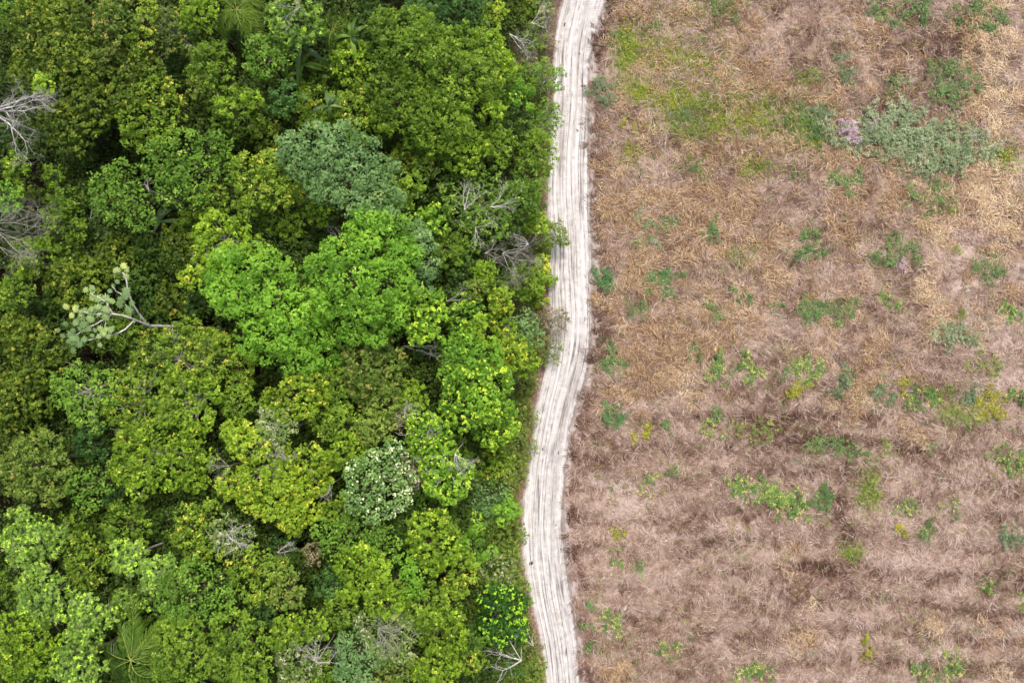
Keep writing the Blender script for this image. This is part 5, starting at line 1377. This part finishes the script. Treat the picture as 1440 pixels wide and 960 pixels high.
    w(858, 585, 20, 'emerald', 'emerald leafy clump right of the road below the bend', [(850, 582, 10), (862, 580, 11), (864, 592, 9), (874, 588, 6)], dens=1.2)
    w(940, 598, 8, 'green', 'small bright green weed right of the lower emerald clump', dens=1.5)
    w(905, 605, 12, 'yellow', 'pale yellow flecked weed left of the small bright one', [(905, 600, 7), (908, 610, 6), (890, 614, 5)], dens=1)
    w(1008, 580, 14, 'green', 'thin green weed above the yellow specked weed', [(1012, 584, 8), (1003, 576, 7)], dens=.8)
    w(1008, 605, 15, 'leafy', 'yellow specked weed in the dark thatch', dens=.8)
    w(1072, 608, 26, 'moss', 'faint yellowish weeds right of the yellow specked one', [(1075, 598, 10), (1085, 612, 10), (1060, 610, 9), (1040, 602, 10)], dens=.7)
    w(1140, 440, 22, 'green', 'green weed patch, left of two above the pale thatch', [(1130, 432, 12), (1145, 428, 12), (1140, 448, 12), (1150, 440, 9)], dens=1.1)
    w(1183, 437, 17, 'green', 'green weed patch, right of two above the pale thatch', dens=1.4)
    w(1134, 345, 26, 'green', 'green weeds in the straw left of the grey patch', [(1142, 325, 10), (1135, 340, 12), (1118, 355, 11), (1148, 352, 11), (1162, 350, 9)], dens=.9)
    w(1256, 352, 32, 'green', 'green weeds in the straw below the thicket', [(1258, 345, 14), (1272, 352, 12), (1240, 358, 11), (1250, 372, 12), (1225, 362, 9), (1285, 362, 9)], dens=.8)
    w(1266, 374, 8, 'mauve', 'small pale grey tuft below the green weeds in the straw', dens=1)
    w(1395, 380, 30, 'green', 'green weeds mixed with straw near the right edge', [(1380, 375, 12), (1400, 370, 12), (1412, 378, 9), (1395, 390, 12)], dens=.9)
    w(1418, 440, 17, 'leafy', 'yellow green leafy bush near the right edge', [(1415, 436, 12), (1425, 442, 9), (1412, 448, 8)], dens=1.4)
    w(1351, 440, 7, 'moss', 'lone lime tuft on bare ground above the long leafy weeds', dens=1.6)
    w(1341, 350, 6, 'moss', 'lone lime tuft right of a straw strip')
    w(1334, 468, 36, 'grey', 'long low leafy weeds under the lone lime tuft', [(1320, 465, 14), (1338, 460, 13), (1355, 470, 13), (1370, 478, 9), (1328, 480, 12)], dens=1.0)
    w(1258, 428, 16, 'leafy', 'sparse yellow specked weeds right of the green pair', [(1262, 430, 9), (1246, 420, 7), (1240, 410, 6)], dens=.8)
    w(1190, 533, 18, 'blue', 'blue green weed clump right of the large leafy one', [(1195, 525, 11), (1186, 540, 12), (1175, 552, 10)], dens=1.0)
    w(1242, 550, 18, 'blue', 'bluish weed clump left of the bright leafy one', [(1238, 545, 11), (1248, 558, 11), (1230, 545, 8)], dens=1.0)
    w(1268, 540, 8, 'yellow', 'small yellow green weed above the bright leafy clump', dens=1.4)
    w(1297, 562, 22, 'leafy', 'bright leafy clump in the right half of the field', [(1285, 560, 12), (1300, 558, 13), (1312, 562, 9)], dens=1.2)
    w(1328, 548, 8, 'moss', 'small lime tuft right of the bright leafy clump', dens=1.5)
    w(1345, 583, 24, 'moss', 'diagonal strip of lime grassy weeds', [(1330, 572, 10), (1342, 580, 11), (1356, 592, 10), (1368, 598, 8)], dens=1.0, leaf=.12)
    w(1388, 570, 30, 'yellow', 'big yellow green branching weed near the right edge', [(1390, 545, 8), (1385, 560, 10), (1400, 565, 11), (1390, 580, 11), (1405, 580, 8), (1375, 570, 9), (1378, 588, 8)], dens=1.2)
    w(1378, 515, 24, 'moss', 'yellowish olive weeds above the yellow green branching one', [(1385, 505, 11), (1370, 515, 9), (1395, 522, 9), (1402, 510, 8)], dens=.8)
    w(1360, 556, 13, 'blue', 'bluish weed left of the yellow green branching one', dens=1.1)
    w(1428, 553, 16, 'leafy', 'lime leafy weed at the right edge', [(1420, 552, 9), (1435, 556, 9)], dens=1.2)
    w(1172, 628, 34, 'green', 'wide green weed patch above the dark furrow', [(1155, 622, 13), (1172, 630, 13), (1190, 632, 13), (1205, 638, 9), (1145, 630, 9)], dens=.9)
    w(1250, 632, 13, 'moss', 'mossy lime patch right of the wide green one', dens=.9, leaf=.12)
    w(1311, 628, 7, 'green', 'small green weed right of the mossy lime patch')
    w(1416, 645, 30, 'leafy', 'leafy weeds near the right edge below centre', [(1405, 640, 14), (1422, 645, 14), (1435, 655, 9), (1420, 665, 8)], dens=.9)
    w(1036, 684, 20, 'leafy', 'leftmost of the three big leafy clumps in a row', [(1030, 682, 12), (1042, 688, 12)], dens=1.4, h=.6)
    w(1095, 695, 42, 'leafy', 'middle and widest of the three big leafy clumps', [(1070, 686, 14), (1080, 700, 12), (1098, 692, 15), (1105, 708, 15), (1125, 718, 12), (1118, 700, 10)], dens=1.5, h=.7)
    w(1157, 698, 18, 'green', 'rightmost of the three big clumps, darkest green', dens=1.6, h=.6)
    w(914, 682, 12, 'leafy', 'small yellow specked weed above the pale swirls', dens=.8)
    w(940, 663, 9, 'green', 'faint green tuft near the small yellow specked weed', dens=.7)
    w(866, 750, 11, 'yellow', 'yellow leafed weed in the lower left of the field', dens=.8)
    w(868, 786, 14, 'leafy', 'green and yellow weed below the yellow leafed one', [(866, 778, 8), (872, 792, 8)], dens=1.0)
    w(900, 796, 9, 'green', 'small flat green weed right of the green and yellow one', dens=1.0)
    w(1222, 686, 22, 'moss', 'moss green grass clump by the dark furrow', [(1222, 675, 10), (1218, 690, 11), (1228, 700, 9)], dens=1.4, leaf=.12)
    w(1196, 782, 14, 'moss', 'round lime moss tuft below the dark furrow', dens=2.2, leaf=.1, h=.25)
    w(1276, 716, 14, 'leafy', 'leafy weed right of the moss green grass clump', dens=1.1)
    w(1306, 745, 13, 'green', 'dark green weed below the leafy one', dens=1.1)
    w(1269, 747, 8, 'yellow', 'cream yellow leafed small weed', dens=1.6)
    w(1336, 718, 12, 'leafy', 'small flat leafy weed right of the leafy pair', dens=.6)
    w(1422, 752, 22, 'blue', 'bluish weeds at the right edge in the lower field', [(1412, 750, 11), (1428, 748, 11), (1415, 762, 9)], dens=.9)
    w(1386, 822, 15, 'leafy', 'sparse yellow specked weed near the lower right', [(1384, 815, 8), (1390, 828, 8)], dens=.8)
    w(835, 845, 6, 'emerald', 'tiny emerald weed beside the lower road')
    w(857, 876, 22, 'leafy', 'sprawling leafy weed right of the lower road', [(850, 865, 9), (862, 872, 11), (865, 888, 9), (848, 885, 7)], dens=1.1)
    w(824, 878, 9, 'green', 'small weed on the berm left of the sprawling leafy one', dens=.8)
    w(933, 914, 16, 'leafy', 'yellow tipped weed near the bottom centre', [(930, 910, 9), (940, 918, 8), (950, 905, 6)], dens=.9)
    w(1060, 950, 20, 'leafy', 'leafy weed clump at the bottom edge left of the straw', dens=1.0)
    w(832, 912, 10, 'green', 'faint green weed on the berm near the bottom', dens=.8)
    w(1337, 938, 18, 'leafy', 'dark leafy clump at the bottom right', dens=1.4)
    w(1294, 946, 13, 'leafy', 'smaller leafy clump left of the dark leafy one', dens=1.1)
    w(1308, 934, 7, 'green', 'tiny green weed between two leafy clumps at the bottom')
    w(1221, 915, 10, 'yellow', 'pale yellow green tuft near the bottom right', dens=.9)
    w(1215, 897, 7, 'yellow', 'flat cream yellow tuft above the pale one', dens=1)
    w(1122, 898, 18, 'straw', 'bleached straw clump in the lower field', dens=.9, leaf=.14)
    w(1310, 868, 12, 'straw', 'bleached upright straw streak in the lower right field', [(1308, 858, 7), (1310, 872, 7), (1306, 882, 5)], dens=1.2, leaf=.14)
    w(1290, 618, 10, 'straw', 'small bleached straw clump above the leafy pair', dens=1.2, leaf=.13)
    w(1406, 948, 16, 'straw', 'bleached straw clump in the bottom right corner', dens=1, leaf=.14)
    w(1440, 847, 12, 'moss', 'olive tuft cut by the right edge', dens=.8)


def road_debris():
    m = bark_material('dark_clod', (58, 48, 44), (96, 84, 78), 6)
    rng = np.random.default_rng(2)
    for px, py, a, b, rot, lab in [(794, 35, .18, .55, 1.3, 'dark elongated clod near the top of the road'), (815, 76, .12, .2, 0, 'small dark clod right of the elongated one'),
                                   (812, 184, .35, .14, .6, 'reddish dark splinter of bark on the upper road'), (752, 629, .14, .35, 1.5, 'dark clod at the left rut of the narrow road'),
                                   (763, 631, .14, .4, 1.5, 'dark clod right of its neighbour at the narrow road'), (785, 636, .12, .4, 1.5, 'long dark clod near the right rut'),
                                   (747, 643, .14, .35, 1.2, 'dark clod below the pair at the left rut'), (748, 791, .25, .45, 1.4, 'largest dark clod on the lower road'),
                                   (796, 916, .12, .9, 1.5, 'long dark streak shaped clod at the bottom of the road'), (782, 738, .12, .2, .5, 'tiny dark clod right of centre on the lower road'),
                                   (745, 792, .14, .4, 1.4, 'narrow dark clod just left of the largest')]:
        c = at(px, py, 0)
        V = []; F = []
        ns, nr = 10, 5
        for j in range(nr):
            f = j / (nr - 1); rr = math.cos(f * math.pi / 2 * .96)
            for i in range(ns):
                an = 2 * math.pi * i / ns; k = rr * rng.uniform(.8, 1.2)
                lx, ly = a * .5 * k * math.cos(an), b * .5 * k * math.sin(an)
                if a > b: pass
                V.append((lx, ly, .07 * math.sin(f * math.pi / 2) + rng.uniform(-.006, .006)))
        for j in range(nr - 1):
            for i in range(ns):
                F.append((j * ns + i, j * ns + (i + 1) % ns, (j + 1) * ns + (i + 1) % ns, (j + 1) * ns + i))
        o = link('clod', make_mesh('clod', V, F, m, smooth_shade=True), None, (c[0], c[1], .05))
        o.rotation_euler.z = rot - 1.5
        tag(o, lab, 'clod', 'dark clods on the sandy road')


# ------------------------------------------------------------------ camera, sky, sun
def camera_and_light():
    cam = bpy.data.cameras.new('camera'); co = bpy.data.objects.new('camera', cam); COL.objects.link(co)
    co.location = (0, 0, CAM_H); co.rotation_euler = (0, 0, 0)
    cam.lens = 24; cam.sensor_width = 36; cam.clip_end = 3000; cam.clip_start = .5
    SC.camera = co
    w = bpy.data.worlds.new('World'); SC.world = w; w.use_nodes = True
    nt = w.node_tree; bg = nt.nodes['Background']
    sky = nt.nodes.new('ShaderNodeTexSky'); sky.sky_type = 'NISHITA'; sky.sun_disc = False
    SUN_EL, SUN_AZ = 60, 18      # azimuth measured clockwise from +y (top of the photo)
    sky.sun_elevation = math.radians(SUN_EL); sky.sun_rotation = math.radians(SUN_AZ)
    sky.air_density = 1.0; sky.dust_density = 5.0; sky.ozone_density = 1.0
    nt.links.new(sky.outputs[0], bg.inputs[0]); bg.inputs[1].default_value = SKY_STRENGTH
    sl = bpy.data.lights.new('sun', 'SUN'); so = bpy.data.objects.new('sun', sl); COL.objects.link(so)
    sl.energy = SUN_STRENGTH; sl.angle = math.radians(16); sl.color = (1, .965, .92)
    el, az = math.radians(SUN_EL), math.radians(SUN_AZ)
    d = (math.sin(az) * math.cos(el), math.cos(az) * math.cos(el), math.sin(el))
    from mathutils import Vector
    so.rotation_euler = Vector(d).to_track_quat('Z', 'Y').to_euler()
    so.location = (d[0] * 100, d[1] * 100, d[2] * 100)
    vs = SC.view_settings; vs.view_transform = 'Standard'; vs.look = 'None'; vs.gamma = 1; vs.exposure = EXPOSURE
    SC.cycles.max_bounces = 6; SC.cycles.diffuse_bounces = 3; SC.cycles.transmission_bounces = 3
    SC.cycles.use_denoising = True; SC.cycles.denoiser = 'OPENIMAGEDENOISE'; SC.cycles.denoising_input_passes = 'RGB_ALBEDO_NORMAL'; SC.cycles.denoising_prefilter = 'FAST'


SKY_STRENGTH = .12
SUN_STRENGTH = 1.9
EXPOSURE = 0.45

camera_and_light()
build_ground()
build_road()
forest()
undergrowth()
dry_grass()
weeds()
road_debris()
